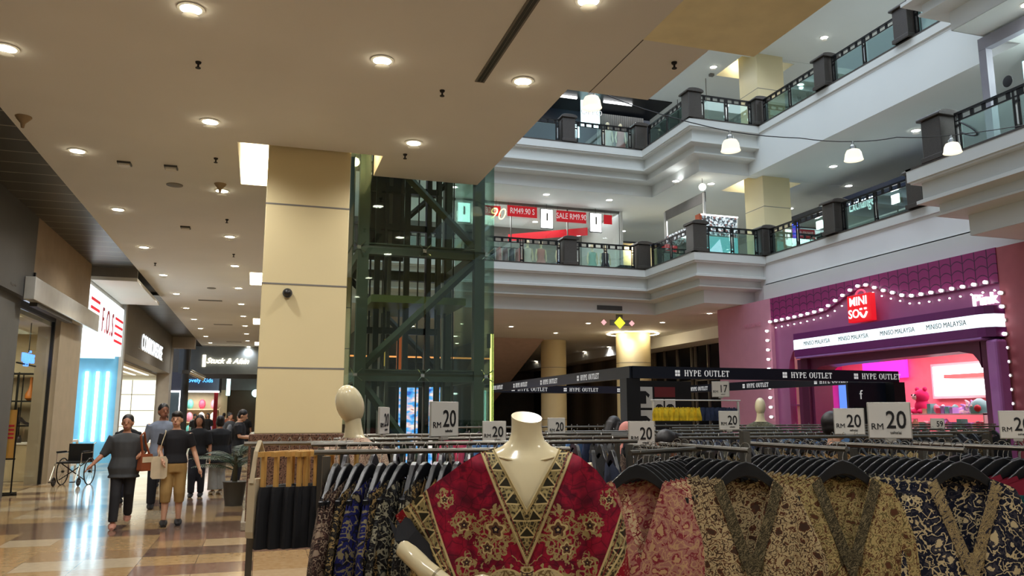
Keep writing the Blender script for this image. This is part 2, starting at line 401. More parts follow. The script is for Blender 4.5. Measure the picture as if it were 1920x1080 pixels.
# lamps inside the coffers
t=thing('coffer_lamp','glowing warm lamp panel in the ceiling recess beside the near column','lamp',(-.3,14.3,5.95))
MB().box((-.2,-.02,-.25),(.32,.06,.28)).build('glowing_panel',C['warmglow'],t)
plight((-.25,0-.9,.2),40,parent=t); plight((.9,-2.0,.2),30,parent=t); plight((1.7,-1.6,.1),10,parent=t)
for k in (1,2,3):
    t=thing('coffer_lamp','glowing recess lamp beside the %s column along the walkway'%('second','third','fourth')[k-1],'lamp',(-.3,14.3+11.55*k,5.95))
    MB().box((-.19,-.02,-.29),(.22,.06,.28)).build('glowing_panel',C['warmglow'],t); plight((.05,-.6,.0),12,parent=t)
for z in (11.2,16.2): plight((19.6,25.0,z),45); plight((18.5,26.9,z),20)
# ---------------- downlights
def mk_down(face,name='ceiling_light',label='x'):
    t=thing(name,label,'ceiling light',(0,0,-50))
    MB().lathe([(.13,0),(.135,-.012),(.105,-.018),(.1,-.004)],n=24,cap=False).build('trim_ring',C['white'],t,True)
    MB().lathe([(.1,-.006),(.1,-.012)],n=24).build('lit_face',face,t)
    m=MB().lathe([(.085,-.085),(.085,-.09)],n=24); m.build('glass_disc',C['frost'],t)
    MB().tube([(0,0,-.01),(0,0,-.088)],.006,6).build('standoff',C['chrome'],t); return t
m=NT('frosted_disc',.5); m.col((.95,.9,.78,1)); m.b.inputs['Transmission Weight'].default_value=.6; m.coords(); C['frost']=m.mat
dl=mk_down(C['downlight']); dl2=mk_down(C['coollight'])
def spot(parent,e,c,ang=150):
    l=bpy.data.lights.get('spot%s%s'%(e,ang)) or bpy.data.lights.new('spot%s%s'%(e,ang),'SPOT'); l.energy=e; l.color=c; l.spot_size=R(ang); l.spot_blend=.8; l.shadow_soft_size=.09
    o=bpy.data.objects.new('lamp_light',l); COL.objects.link(o); o.parent=parent; o.location=(0,0,-.11)
used=set()
def down(x,y,z,label,group,e=0,c=(1,.985,.955),proto=None,sc=1):
    p=proto or dl
    t=p if p.name not in used else dup(p,(0,0,0)); used.add(p.name)
    t.location=(x,y,z); t['label']=label; t['group']=group; t.scale=(sc,)*3
    return (t,e,c)
sp=[]
G='downlights over the walkway'
for i,y in enumerate([9.6,13.25,16.96,20.73,24.78,28.6,32.4,36.2,40,44,48,52,56]):
    sp.append(down(-2.9,y,Z1,'round downlight in the left row above the walkway','downlights, left row of the walkway ceiling',215 if y<26 else 270 if i%2 else 0))
for i,y in enumerate([8.05,11.31,14.93,18.87,22.64,26.7,30.6,34.4,38.2,42,46,50,54]):
    sp.append(down(-.86,y,Z1,'round downlight in the row passing left of the cream column','downlights, row beside the cream column',215 if y<26 else 270 if i%2 else 0))
for x,y,l in ((1.15,8.65,'round downlight above and left of the slot vent'),(2.88,8.71,'round downlight right of the long slot vent'),(2.01,11.32,'round downlight between cream column and slab corner'),(2.9,6.7,'round downlight at the top edge of the picture, right of the slot vent')):
    t=down(x,y,Z1,l,None,165); t[0].pop('group',None) if 'group' in t[0] else None; sp.append(t)
for x,y in ((-2.9,6),(-2.9,2.4),(-.86,4.4),(1.15,5),(1.15,1.4),(2.9,3),(-.86,.8),(3,-1)): # same grid, above and behind the viewer
    sp.append(down(x,y,Z1,'round downlight in the ceiling overhead, outside the picture','downlights overhead',160))
for x,y in ((10.9,34.8),(13.8,32.5),(13.9,36.9),(14.1,41.2),(16.8,31.2),(16.9,35.1),(19.8,43.6),(19.8,47.4),(19.8,57),(17.1,27.8),(9.5,40),(6.5,36),(6.5,44),(11,50)):
    sp.append(down(x,y,Z1,'round downlight in the low ceiling beyond the racks','downlights under the first balcony',150 if y<45 else 0))
for x,y in ((10.9,29.9),(13.75,29.9),(15.4,32.5),(16.8,35),(15.1,26.6),(16.6,26.5),(22,28.8),(19.7,23.2),(22,25.1),(19.7,19.3),(15.9,12.2),(7,30),(12,34.5),(21,33)):
    sp.append(down(x,y,10.65,'round downlight in the ceiling of the first balcony floor','downlights of the first balcony floor',60,(.88,.93,1),dl2,1.25))
for x,y in ((19.6,23.1),(17.0,26.6),(19.6,19.3),(15.1,30),(11,30),(16,12),(21.5,27)):
    sp.append(down(x,y,15.65,'round downlight in the ceiling of the second balcony floor','downlights of the second balcony floor',60,(.95,.96,1),dl2,1.25))
for t,e,c in sp:
    if e: spot(t,e,c)
for x,y in ((9,33),(16,33),(20,20),(16.5,10)): 
    for z in (10.55,15.55): area((x,y,z),(3,3),50,(.85,.92,1),name='shop_spill')
# ================================================================ balustrades
def mk_pier():
    t=thing('balustrade_pier','x','pier',(0,0,-60))
    bevel(MB().box((-.27,-.27,0),(.27,.27,1.0)).build('shaft',C['stone'],t),.02)
    m=MB(); rs=[]
    for k in range(9):
        a=PI*k/8; rs.append((-.34*math.cos(a),1.0+.05+.1*math.sin(a)))
    pts=[(-.34,1.0)]+[(x,z) for x,z in rs]+[(.34,1.0)]
    m.prism(pts,.68,'y',-.34); bevel(m.build('cap',C['stone'],t),.012)
    bevel(MB().box((-.31,-.31,0),(.31,.31,.12)).build('foot_block',C['stone'],t),.01)
    return t
pier0=mk_pier(); _pu=[0]
def pier(x,y,z,label):
    p=pier0 if not _pu[0] else dup(pier0,(0,0,0)); _pu[0]=1
    p.location=(x,y,z); p['label']=label; return p
def railing(p,q,label,n,group=None,open_end=False):
    "handrail, pierced top band, paired posts and glass panes between two points"
    P=Vector(p); Q=Vector(q); L=(Q-P).length; rz=math.atan2(Q.y-P.y,Q.x-P.x)
    t=thing('railing',label,'railing',p,rz,group)
    MB().box((0,-.035,.93),(L,.035,.985)).build('handrail',C['blackm'],t)
    m=MB(); m.box((0,-.012,.78),(L,.012,.81)); k=int(L/.3)
    for i in range(k): 
        x=(i+.5)*L/k; m.cb((x,0,.87),(.09,.03,.13))
    m.build('pierced_band',C['blackm'],t)
    for i in range(n+1):
        x=.05+(L-.1)*i/n; m=MB()
        for d in (-.055,.055): m.box((x+d-.015,-.02,.0),(x+d+.015,.02,.93))
        m.box((x-.07,-.022,.08),(x+.07,.022,.14)); m.box((x-.07,-.022,.66),(x+.07,.022,.71)); po=m.build('post',C['blackm'],t)
        MB().box((x-.018,-.008,.2),(x+.018,.008,.62)).build('post_inlay',C['chrome'],po)
    for i in range(n):
        a=.05+(L-.1)*i/n+.1; b=.05+(L-.1)*(i+1)/n-.1
        MB().box((a,-.006,.03),(b,.006,.77)).build('glass_pane',C['rglass'],t)
    return t
for lv,dz in (('first',0),('second',5)):
    z=7.37+dz; e=.16
    yb=28.15+e; xb=14.45+e
    xs=[3.2,7.4,11.25,14.2]
    for x in xs: pier(x+.25 if x>14 else x,yb+.1,z,'dark stone far pier of the %s balcony, %s'%(lv,{3.2:'behind the lift',7.4:'seen beside the lift',11.25:'middle of the far railing',14.2:'at its right inner corner'}[x]))
    for a,b,l in ((3.55,7.05,'left, behind the lift'),(7.75,10.9,'left of the middle pier'),(11.6,14.1,'between middle pier and inner corner')): railing((a,yb+.1,z),(b,yb+.1,z),'far black glass railing of the %s balcony, %s'%(lv,l),2)
    pier(xb+.12,24.35+e+.12,z,'dark stone pier on the projecting corner of the %s balcony'%lv)
    railing((xb+.1,28.0,z),(xb+.1,24.9,z),'black railing running forward to the projecting corner of the %s balcony'%lv,2)
    railing((xb+.45,24.35+e,z),(17.2,24.35+e,z),'short black railing between corner pier and square column, %s balcony'%lv,2)
    pier(17.4+e,24.35+e+.05,z,'dark stone pier at the inner corner beside the square column, %s balcony'%lv)
    railing((17.4+e,24.2,z),(17.4+e,21.1,z),'black glass railing right of the inner corner on the %s balcony'%lv,2)
    pier(17.4+e,20.75,z,'dark stone pier halfway along the right side of the %s balcony'%lv)
    railing((17.4+e,20.4,z),(17.4+e,17.5,z),'black glass railing on the right side of the %s balcony, middle stretch'%lv,2)
    railing((17.4+e,16.9,z),(17.4+e,14.9,z),'right side black glass railing of the %s balcony, last before the projecting bay'%lv,1)
    pier(17.4+e,17.2,z,'dark stone pier on the right side of the %s balcony, third from the square column'%lv)
    pier(xb+.12,13.75,z,'largest nearest stone pier with arched cap, right projecting bay, %s balcony'%lv)
    t=railing((xb+.12,13.3,z),(xb+.12,8.8,z),'black railing with curved ornament, nearest right bay of the %s balcony'%lv,3)
    if dz==0:
        m=MB()
        for yy in (.55,): 
            m.tube([(.12+.42*math.sin(a),-.02,.62-.3*math.sin(a)+.12*math.cos(a)) for a in [i*PI/12 for i in range(13)]],.018,6)
        m.build('curved_ornament',C['blackm'],t)
    for yy in (8.4,): pier(xb+.12,yy,z,'dark stone pier at the right edge on the nearest bay, %s balcony'%lv)
# ================================================================ pink shop front (wall plane x = 16.9, read from the left)
XM=16.9
pk=struct(slab(16.9,17.3,23.55,26.9,0,Z1-.01).build('wall_right',C['pink']))
m=MB(); yz=lambda pts,h,off: m.prism([(y,z) for y,z in pts],h,'x',off)
# wall with shop opening: built from four prisms around the mouth
AR=[(21.19,0),(21.19,2.82),(21.1,2.98),(20.9,3.09),(20.42,3.13),(15.6,3.17),(15.2,3.08),(15.05,2.9),(14.99,2.73),(14.95,0)]
def mouth(mb,x0,h,ar,y0,y1,z1):
    "wall panel in the yz plane with the arch cut out"
    zt=z1
    mb.prism([(y0,0),(ar[0][0],0),(ar[0][0],zt),(y0,zt)],h,'x',x0)
    mb.prism([(ar[-1][0],0),(y1,0),(y1,zt),(ar[-1][0],zt)],h,'x',x0)
    for a,b in zip(ar[1:-1],ar[2:-1]): mb.prism([a,b,(b[0],zt),(a[0],zt)],h,'x',x0)
    return mb
m=MB(); mouth(m,17.05,.25,[(22.9,0),(22.9,3.0),(22.8,3.4),(22.62,3.7),(22.3,3.86),(21.9,3.9),(14.9,3.5),(14.7,3.4),(14.7,0)],23.55,14.5,Z1-.02)
struct(m.build('wall_right',C['mauve'] if 'mauve' in C else flat('mauve_front',rgb(178,104,150),.5,var=.03)))
struct(slab(16.95,17.3,6,14.5,0,Z1-.02).build('wall_right',C['pink2'] if 'pink2' in C else flat('dull_rose_wall',rgb(176,92,100),.6)))
# scalloped tile roof above the bulb line
CURVE=[(23.6,4.76),(22.88,4.77),(22.14,4.78),(21.14,4.82),(20.75,4.85),(20.5,4.93),(19.92,5.13),(19.39,5.31),(18.98,5.38),(18.66,5.29),(18.32,5.13),(17.73,4.93),(17.41,4.81),(17.11,4.77),(16.53,4.76),(16.0,4.76),(15.35,4.76),(14.62,4.77)]
def cz(y):
    for a,b in zip(CURVE,CURVE[1:]):
        if b[0]<=y<=a[0]: return b[1]+(a[1]-b[1])*(y-b[0])/(a[0]-b[0])
    return 4.77
mt=NT('scalloped_magenta_tiles',.4); x_,y_,z_=mt.pos()
col_=(y_/.36); zz=(z_*4.2+(col_.fract()-.5)*(col_.fract()-.5)*1.6).fract(); ed=col_.fract().near(.5,.46)
mt.col(mt.mix((zz>.12)*ed,rgb(74,20,62),rgb(146,42,104))); mt.bump((zz>.12)*ed,.6,.03)
m=MB(); n=60
for i in range(n):
    a=14.5+(23.58-14.5)*i/n; b=14.5+(23.58-14.5)*(i+1)/n
    m.prism([(a,cz(a)),(b,cz(b)),(b,Z1-.01),(a,Z1-.01)],.12,'x',16.93)
o=m.build('tile_canopy',mt.mat,weld=True); tag(o,'magenta scalloped tile canopy above the pink shop front','canopy')
def bulb_proto():
    t=thing('marquee_bulb','x','light bulb',(0,0,-60)); MB().lathe([(.045,0),(.05,.05),(.02,.06)],n=10).build('socket',C['white'],t); MB().ell((0,0,.1),(.045,.045,.05),10,6).build('bulb',C['bulb'],t); return t
C['bulb']=lamp('bulb_glow',(1,.94,.97,1),5)
bp=bulb_proto(); first=[1]
def bulb(x,y,z,l,g,rot,sc=1):
    b=bp if first[0] else dup(bp,(0,0,0)); first[0]=0
    b.location=(x,y,z); b.rotation_euler=rot; b['label']=l; b['group']=g; b.scale=(sc,)*3
y=23.5; k=0
while y>14.6:
    bulb(16.93,y,cz(y)+.05,'white bulb in the string following the edge of the magenta tile canopy','bulbs along the canopy edge',(0,-PI/2,0))
    bulb(17.05,y-.1,cz(y-.1)-.16,'small dim bulb hanging just under the canopy bulbs','small bulbs under the canopy edge',(0,-PI/2,0),.5); y-=.335
z=4.5
while z>1.2:
    bulb(16.9,23.66,z,'white bulb in the string down the left side of the pink shop front','bulbs down the left side of the shop front',(0,-PI/2,0))
    bulb(16.95,14.42,z,'white bulb in the string down the right side of the pink shop front','bulbs down the right side of the shop front',(0,-PI/2,0)); z-=.33
for ya,yb_ in ((23.5,23.62),(14.48,14.56)): pass
# projecting box sign
bx=thing('box_sign','long purple canopy box with a glowing white strip reading MINISO MALAYSIA four times','sign',(16.6,18,0))
m=MB(); m.box((-.15,-3.7+.5,3.45),(.5,3.75,3.68)); m.box((-.15,-3.2,4.0),(.5,3.75,4.2))
for zz0,zz1 in ((3.45,3.68),(4.0,4.2)):
    m.prism([(-.15,-3.2),(-.1,-3.4),(.05,-3.55),(.5,-3.6),(.5,-3.2)],zz1-zz0,'z',zz0)
m.build('purple_casing',C['purple'],bx)
m=MB(); m.box((-.13,-3.2,3.68),(.45,3.78,4.0)); m.prism([(-.13,-3.2),(-.08,-3.38),(.06,-3.52),(.45,-3.57),(.45,-3.2)],.32,'z',3.68); m.build('glowing_strip',lamp('strip_white',(.80,.96,1,1),1.25),bx)
for yy in (2.66,1.05,-.65,-2.28): text('MINISO MALAYSIA',.19,C['ink'],bx,(-.135,yy,3.84),FX,.003,0,sx=.8)
bevel(MB().box((-.15,-3.3,3.38),(.5,3.7,3.45)).build('lower_lip',flat('lilac_lip',rgb(176,120,190),.3),bx),.02)
# entrance frame
t=thing('entrance_frame','plum coloured rounded entrance portal under the glowing sign strip','portal',(16.6,18,0))
m=MB(); mouth(m,.1,.7,[(a-18,b) for a,b in AR],3.95,-3.35,3.38); m.build('portal_surround',flat('plum_paint',rgb(112,48,84),.4),t)
MB().box((-.02,3.3,0),(.12,3.62,3.38)).build('left_pilaster',flat('plum_dark',rgb(92,34,66),.4),t)
bevel(MB().box((-.05,-3.62,0),(.3,-3.3,3.38)).build('right_pilaster',flat('lilac_pilaster',rgb(190,120,190),.2),t),.06)
# red logo board
t=thing('logo_board','red shopping bag shaped board with white letters MINI SO and a smiling U','sign',(16.72,18.9,4.72))
bevel(MB().box((-.1,-.47,-.42),(.1,.47,.38)).build('board',lamp('red_glow',(.9,.01,.02,1),.6),t),.015)
MB().box((.1,-.2,-.2),(.33,.2,.1)).build('wall_bracket',C['purple'],t)
MB().tube([(0,.2*math.cos(a),.36+.16*math.sin(a)) for a in [i*PI/10 for i in range(11)]],.03,8).build('bag_handle',lamp('red_glow_handle',(.9,.1,.2,1),.7),t)
wl=lamp('white_letters',(1,1,1,1),1.3)
text('MINI',.36,wl,t,(-.115,0,.17),FX,.005,.004); text('SO',.36,wl,t,(-.115,.2,-.19),FX,.005,.004)
m=MB(); m.tube([(-.115,-.05-.28*i/10,-.16-.15*math.sin(PI*i/10)) for i in range(11)],.03,6); m.box((-.13,-.14,-.09),(-.1,-.06,-.04)); m.box((-.13,-.32,-.09),(-.1,-.24,-.04)); m.build('smiling_u',wl,t)
o=text('Pink',.42,wl,None,(17.0,14.98,4.42),FX,.04,0); o.name='neon_word'; tag(o,'glowing white hand-written word Pink at the right end of the front','sign')
# left arch window of the pink front
struct(MB().box((17.28,21.9,0),(17.33,22.95,3.9)).build('window_1',C['hotpink']))
t=thing('display_fin','pale upright fin and small shelf in the left arched window of the pink front','shelf',(17.1,22.3,0)); MB().box((-.05,.1,0),(.1,.25,3.7)).build('fin',C['salmon'],t); MB().box((-.1,-.3,1.9),(.15,.5,1.94)).build('shelf',C['mag'],t); MB().box((-.05,-.25,0),(.1,-.12,3.7)).build('fin',lamp('warm_strip',(1,.75,.6,1),1.5),t)
# interior of the pink shop
struct(MB().box((17.3,12,0),(17.35,14.7,4)).build('wall_right',C['mag'])); 
for a,b,nm,mt_ in (((22.6,12,0),(22.8,27,4.2),'wall_right',C['salmon']),((17.3,26.9,0),(22.8,27,4.2),'wall_back',C['hotpink']),((17.3,12,0),(22.8,12.1,4.2),'wall_left',C['mag']),((17.3,12,4.1),(22.8,27,4.2),'ceiling',C['salmon'])): struct(MB().box(a,b).build(nm,mt_))
area((20,18.5,4.0),(3,7),300,(1,.62,.72),name='pink_shop_light'); area((19.8,24,4.0),(3,4),120,(1,.4,.7),name='pink_shop_light')
t=thing('light_box','bright white light box on the back wall of the pink shop','light box',(22.4,20.9,2.75)); MB().box((0,-1.1,-.5),(.1,1.2,.5)).build('lit_panel',C['wglow'],t); MB().box((.02,-1.2,-.6),(.15,1.3,.6)).build('casing',C['white'],t)
t=thing('light_box','magenta glowing panel at the upper left inside the pink shop','light box',(22.4,24.2,3.3)); MB().box((0,-.9,-.35),(.1,1.3,.35)).build('lit_panel',lamp('magenta_glow',(1,.03,.55,1),1.6),t)
o=MB().box((20.9,16.5,2.75),(22.6,20.2,2.87)).build('wall_ledge',flat('coral_ledge',rgb(244,130,120),.5)); tag(o,'coral pink ledge projecting high on the back wall of the pink shop','ledge')
o=MB().box((22.3,24.6,.1),(22.5,26.8,2.8)).build('blue_display',C['blue'] if 'blue' in C else lamp('blue_display_glow',(.08,.28,.85,1),.9)); tag(o,'blue lit display panel seen through the left part of the pink shop entrance','display')
t=thing('doorway_light','white lit doorway strip at the right of the pink shop interior','light',(21.2,16.2,0)); MB().box((0,.3,0),(.1,.42,3.0)).build('strip',C['wglow'],t); MB().box((0,-.5,2.95),(.1,.42,3.05)).build('top_strip',C['wglow'],t); MB().box((.1,-.5,0),(.3,.3,2.9)).build('dark_shelf_unit',C['dgrey'],t)
# plush toy: pink bear-like doll on the shelf unit
t=thing('plush_toy','pink hooded plush bear with white muzzle sitting on the display inside the pink shop','toy',(19.35,19.6,1.64)); pm=flat('pink_plush',rgb(224,40,110),.9)
MB().ell((0,0,.2),(.2,.24,.24)).build('body',pm,t,True); MB().ell((0,0,.52),(.2,.24,.22)).build('head',pm,t,True); MB().ell((-.12,.1,.5),(.12,.13,.1)).build('muzzle',C['signw'],t,True)
for s in (-.15,.15): MB().ell((0,s,.74),(.06,.07,.07),8,6).build('ear',pm,t,True); MB().ell((-.18,s*.8,.06),(.14,.08,.08),8,6).build('foot',pm,t,True)
for s in (0.0,.12): MB().ell((-.21,.04+s,.56),(.025,.025,.03),8,5).build('eye',C['ink'],t,True)
# shelves crowded with small goods in the pink shop
gm=[flat('goods_'+n,rgb(*c),.5) for n,c in (('white',(236,226,226)),('pink',(238,150,170)),('teal',(110,196,186)),('lilac',(176,150,220)),('cream',(240,220,180)),('rose',(220,80,110)))]
for (gx,gy0,gy1,lv,lab) in ((19.3,17.2,21.0,3,'white shelf unit crowded with pastel goods, right half of the pink shop entrance'),(21.2,18,22.6,3,'white back shelf unit of pastel goods under the light box')):
    t=thing('shelf_unit',lab,'shelf unit',(gx,gy0,0)); L=gy1-gy0
    for k in range(lv+1): MB().box((-.2,0,.25+k*.45),(.3,L,.29+k*.45)).build('shelf',gm[0],t)
    for yy in (0,L-.04): MB().box((-.2,yy,0),(.3,yy+.04,1.65)).build('side_panel',gm[0],t)
    for k in range(1,lv+1):
        y=.1 if k<lv or gx>20 else 1.1
        while y<L-.25:
            w=random.uniform(.1,.24); h=random.uniform(.14,.3)
            o=MB(); mt_=random.choice(gm)
            if random.random()<.5: o.box((-.15,0,0),(.1,w,h))
            else: o.ell((-.02,w/2,h/2),(.1,w/2,h/2),8,6)
            ob=o.build('boxed_gift' if len(o.v)==8 else 'plush_ball',mt_,smooth=len(o.v)>8); ob.location=(gx,gy0+y,.29+k*.45)
            tag(ob,'small pastel %s on the shelves inside the pink shop'%('gift box' if len(o.v)==8 else 'round plush'),'goods','pastel goods on the pink shop shelves, %s'%('boxes' if len(o.v)==8 else 'rounds')); y+=w+.03
t=thing('balloon_flower','white and lilac looped balloon flower on the shelf near the right of the pink shop','decoration',(19.35,17.9,1.70))
for i in range(6):
    a=i*PI/5; MB().tube([(0,.3*math.cos(a)*q+.06*math.sin(q*6),.3*math.sin(a)*q) for q in (0,.3,.6,.9,1.1)],[.02,.05,.06,.05,.02],8).build('petal',gm[(0,3)[i%2]],t,True)
t=thing('toy_house','small teal rounded figure with a red cheek on the pink shop shelf','toy',(19.3,17.5,1.64)); MB().lathe([(.25,0),(.28,.15),(.2,.32),(.05,.42)],n=16).build('body',gm[2],t,True); MB().ell((-.22,-.12,.14),(.08,.1,.1)).build('cheek',C['red'],t,True); 
for s in (0,.14): MB().ell((-.25,.05+s,.2),(.03,.04,.04)).build('eye',C['signw'],t,True)
# faint lettering on the pink wall end
o=text('SALE SURPRISE',.2,flat('pale_pink_letters',rgb(226,150,170),.5),None,(16.88,24.6,4.8),FX,.003,sx=.8); o.name='wall_lettering'; tag(o,'faint pale lettering on the plain pink wall left of the shop front','lettering')
# ================================================================ glass lift tower (front frame plane y = 13.4)
t=thing('glass_lift_tower','tall glass lift tower with olive steel frame behind the near cream column','lift tower',(2.6,13.4,0)); TX=2.6
X0,X1,Y0,Y1=-1.05,1.0,0.05,2.6
for x,y in ((X0,Y0),(X1,Y0),(X0,Y1),(X1,Y1)): MB().box((x-.09,y-.09,0),(x+.09,y+.09,16)).build('corner_post',C['steel'],t)
for x,w in ((-.28,.1),(.1,.04),(.52,.12)): MB().box((x-w/2,Y1-.4,0),(x+w/2,Y1-.3,16)).build('rear_post',C['dsteel'],t)
for zc in (2.26,4.42,6.7,9,11.3,13.6):
    for y in (Y0,Y1):
        m=MB(); m.box((X0,y-.07,zc+.08),(X1,y+.07,zc+.1)); m.box((X0,y-.07,zc-.1),(X1,y+.07,zc-.08)); m.box((X0,y-.02,zc-.1),(X1,y+.02,zc+.1)); m.build('cross_beam',C['steel'],t)
    for x in (X0,X1): MB().box((x-.05,Y0,zc-.09),(x+.05,Y1,zc+.09)).build('side_beam',C['steel'],t)
for zc,d in ((2.35,1),(4.5,-1),(6.8,1),(9.1,-1)):
    a,b=(X0,X1) if d>0 else (X1,X0)
    m=MB(); m.tube([(a,Y0+.02,zc),(b,Y0+.02,zc+2.0)],.075,4); m.build('diagonal_brace',C['steel'],t)
    m=MB(); m.tube([(b,Y1-.02,zc),(a,Y1-.02,zc+2.0)],.06,4); m.build('diagonal_brace',C['dsteel'],t)
MB().tube([(X0,Y0+.02,2.2),(.25,Y0+.02,.5)],.075,4).build('diagonal_brace',C['steel'],t)
# guide rails, cables, counterweight channels
for i,x in enumerate((-.82,-.72,-.63,-.52,-.44,-.36,-.2,-.12,0.02,.2,.34,.44,.66,.74,.84)):
    y=Y1-.7-(i%4)*.28; w=(.035,.015,.05,.02,.012)[i%5]
    MB().box((x-w,y-w,0),(x+w,y+w,16)).build('guide_rail',(C['dsteel'],C['black'],C['steel'],C['rail'])[(0,1,0,1,0,3,1)[i%7]],t)
for z in (3.1,3.62,5.1,5.85,8,10,12): MB().box((-.9,Y1-1.2,z),(.55,Y1-1.1,z+.12)).build('rail_bracket',C['dsteel'],t)
MB().box((-.88,Y1-.75,4.6),(-.05,Y1-.65,6.3)).build('counterweight_panel',C['black'],t)
MB().box((-.85,Y0+.3,3.55),(.85,Y1-.2,3.68)).build('lift_car_floor',flat('olive_green_edge',rgb(110,118,60),.4),t)  # olive slab standing in for the yellow-green reflection across the glass
MB().box((-.2,1.4,2.4),(-.1,1.5,3.1)).build('spring_buffer',flat('orange_red_buffer',rgb(220,70,20),.4,emit=(1,.2,.03,1),es=.25),t)
MB().box((-.48,1.4,2.5),(-.43,1.5,3.0)).build('spring_buffer',flat('yellow_buffer',rgb(230,180,60),.4,emit=(1,.6,.1,1),es=.3),t)
for a,b in ((X0-.2,-.02),(.02,X1+.22)):
    for z0,z1 in ((0,2.24),(2.28,4.4),(4.44,6.68),(6.72,8.98),(9.02,11.28)): MB().box((a,Y0-.22,z0),(b,Y0-.205,z1)).build('glass_sheet',C['glass'],t)
for x in (X0-.2,X1+.22):
    for y0,y1 in ((Y0-.22,1.2),(1.24,Y1+.2)):
        for z0,z1 in ((0,4.4),(4.44,8.98)): MB().box((x-.008,y0,z0),(x+.008,y1,z1)).build('glass_sheet',C['glass'],t)
def spider(x,z):
    m=MB()
    for sx,sz in ((1,1),(1,-1),(-1,1),(-1,-1)): m.tube([(x,Y0-.06,z),(x+sx*.06,Y0-.15,z+sz*.06),(x+sx*.1,Y0-.2,z+sz*.1)],.011,6)
    m.box((x-.03,Y0-.12,z-.03),(x+.03,Y0,z+.03)); m.build('glass_fitting',C['chrome'],t)
for z in (2.26,4.42,6.7): 
    for x in (0,X1+.12,X0-.08): spider(x,z)
MB().box((X1+.19,Y0-.14,.3),(X1+.21,Y0-.12,3.0)).build('led_strip',lamp('yellow_green_led',(1,.93,.2,1),3),t)  # thin glowing yellow-green strip along the right front edge
MB().box((X1+.13,Y0-.16,2.75),(X1+.19,Y0-.12,3.0)).build('control_box',C['dgrey'],t)
MB().box((.62,Y1-.1,0),(.635,Y1-.08,2.1)).build('led_strip',lamp('cyan_led',(.5,1,.95,1),3),t)
# far hall behind the lift: lit screens
def lit(name,label,a,b,mat,cat='screen'):
    o=MB().box(a,b).build(name,mat); return tag(o,label,cat)
ms=NT('blue_pink_screen'); x_,y_,z_=ms.pos(); f=ms.noise(ms.comb(x_*1.5,z_*3.,0.),2,4); c=ms.ramp(f,[(.3,(.02,.06,.5,1)),(.45,(.1,.45,.95,1)),(.55,(.9,.5,.6,1)),(.65,(.95,.9,.9,1)),(.72,(.7,.08,.1,1))]); ms.col((0,0,0,1)); ms.t.links.new(c,ms.b.inputs['Emission Color']); ms.b.inputs['Emission Strength'].default_value=1.3
lit('advert_screen','tall blue and pink advertising screen seen through the lower lift glass, left one',(4.15,25,0),(4.75,25.1,2.45),ms.mat); lit('advert_screen','tall blue and pink advertising screen seen through the lower lift glass, right one',(5.1,25.4,0),(5.6,25.5,2.6),ms.mat)
# orange handrail line far behind
o=MB().box((3,32,3.9),(9.1,32.1,3.96)).build('light_line',lamp('orange_line',(1,.35,.1,1),1.2)); tag(o,'thin orange light line of a far escalator seen through the lift','light')
# sloping escalator underside
m=MB(); m.prism([(40,5.64),(46,5.64),(57,1.3),(53,1.3)],3.2,'x',11.2); o=m.build('escalator_underside',flat('pinkish_grey_cladding',rgb(206,184,176),.4)); tag(o,'sloping pinkish grey underside of the far escalator right of the lift','escalator')
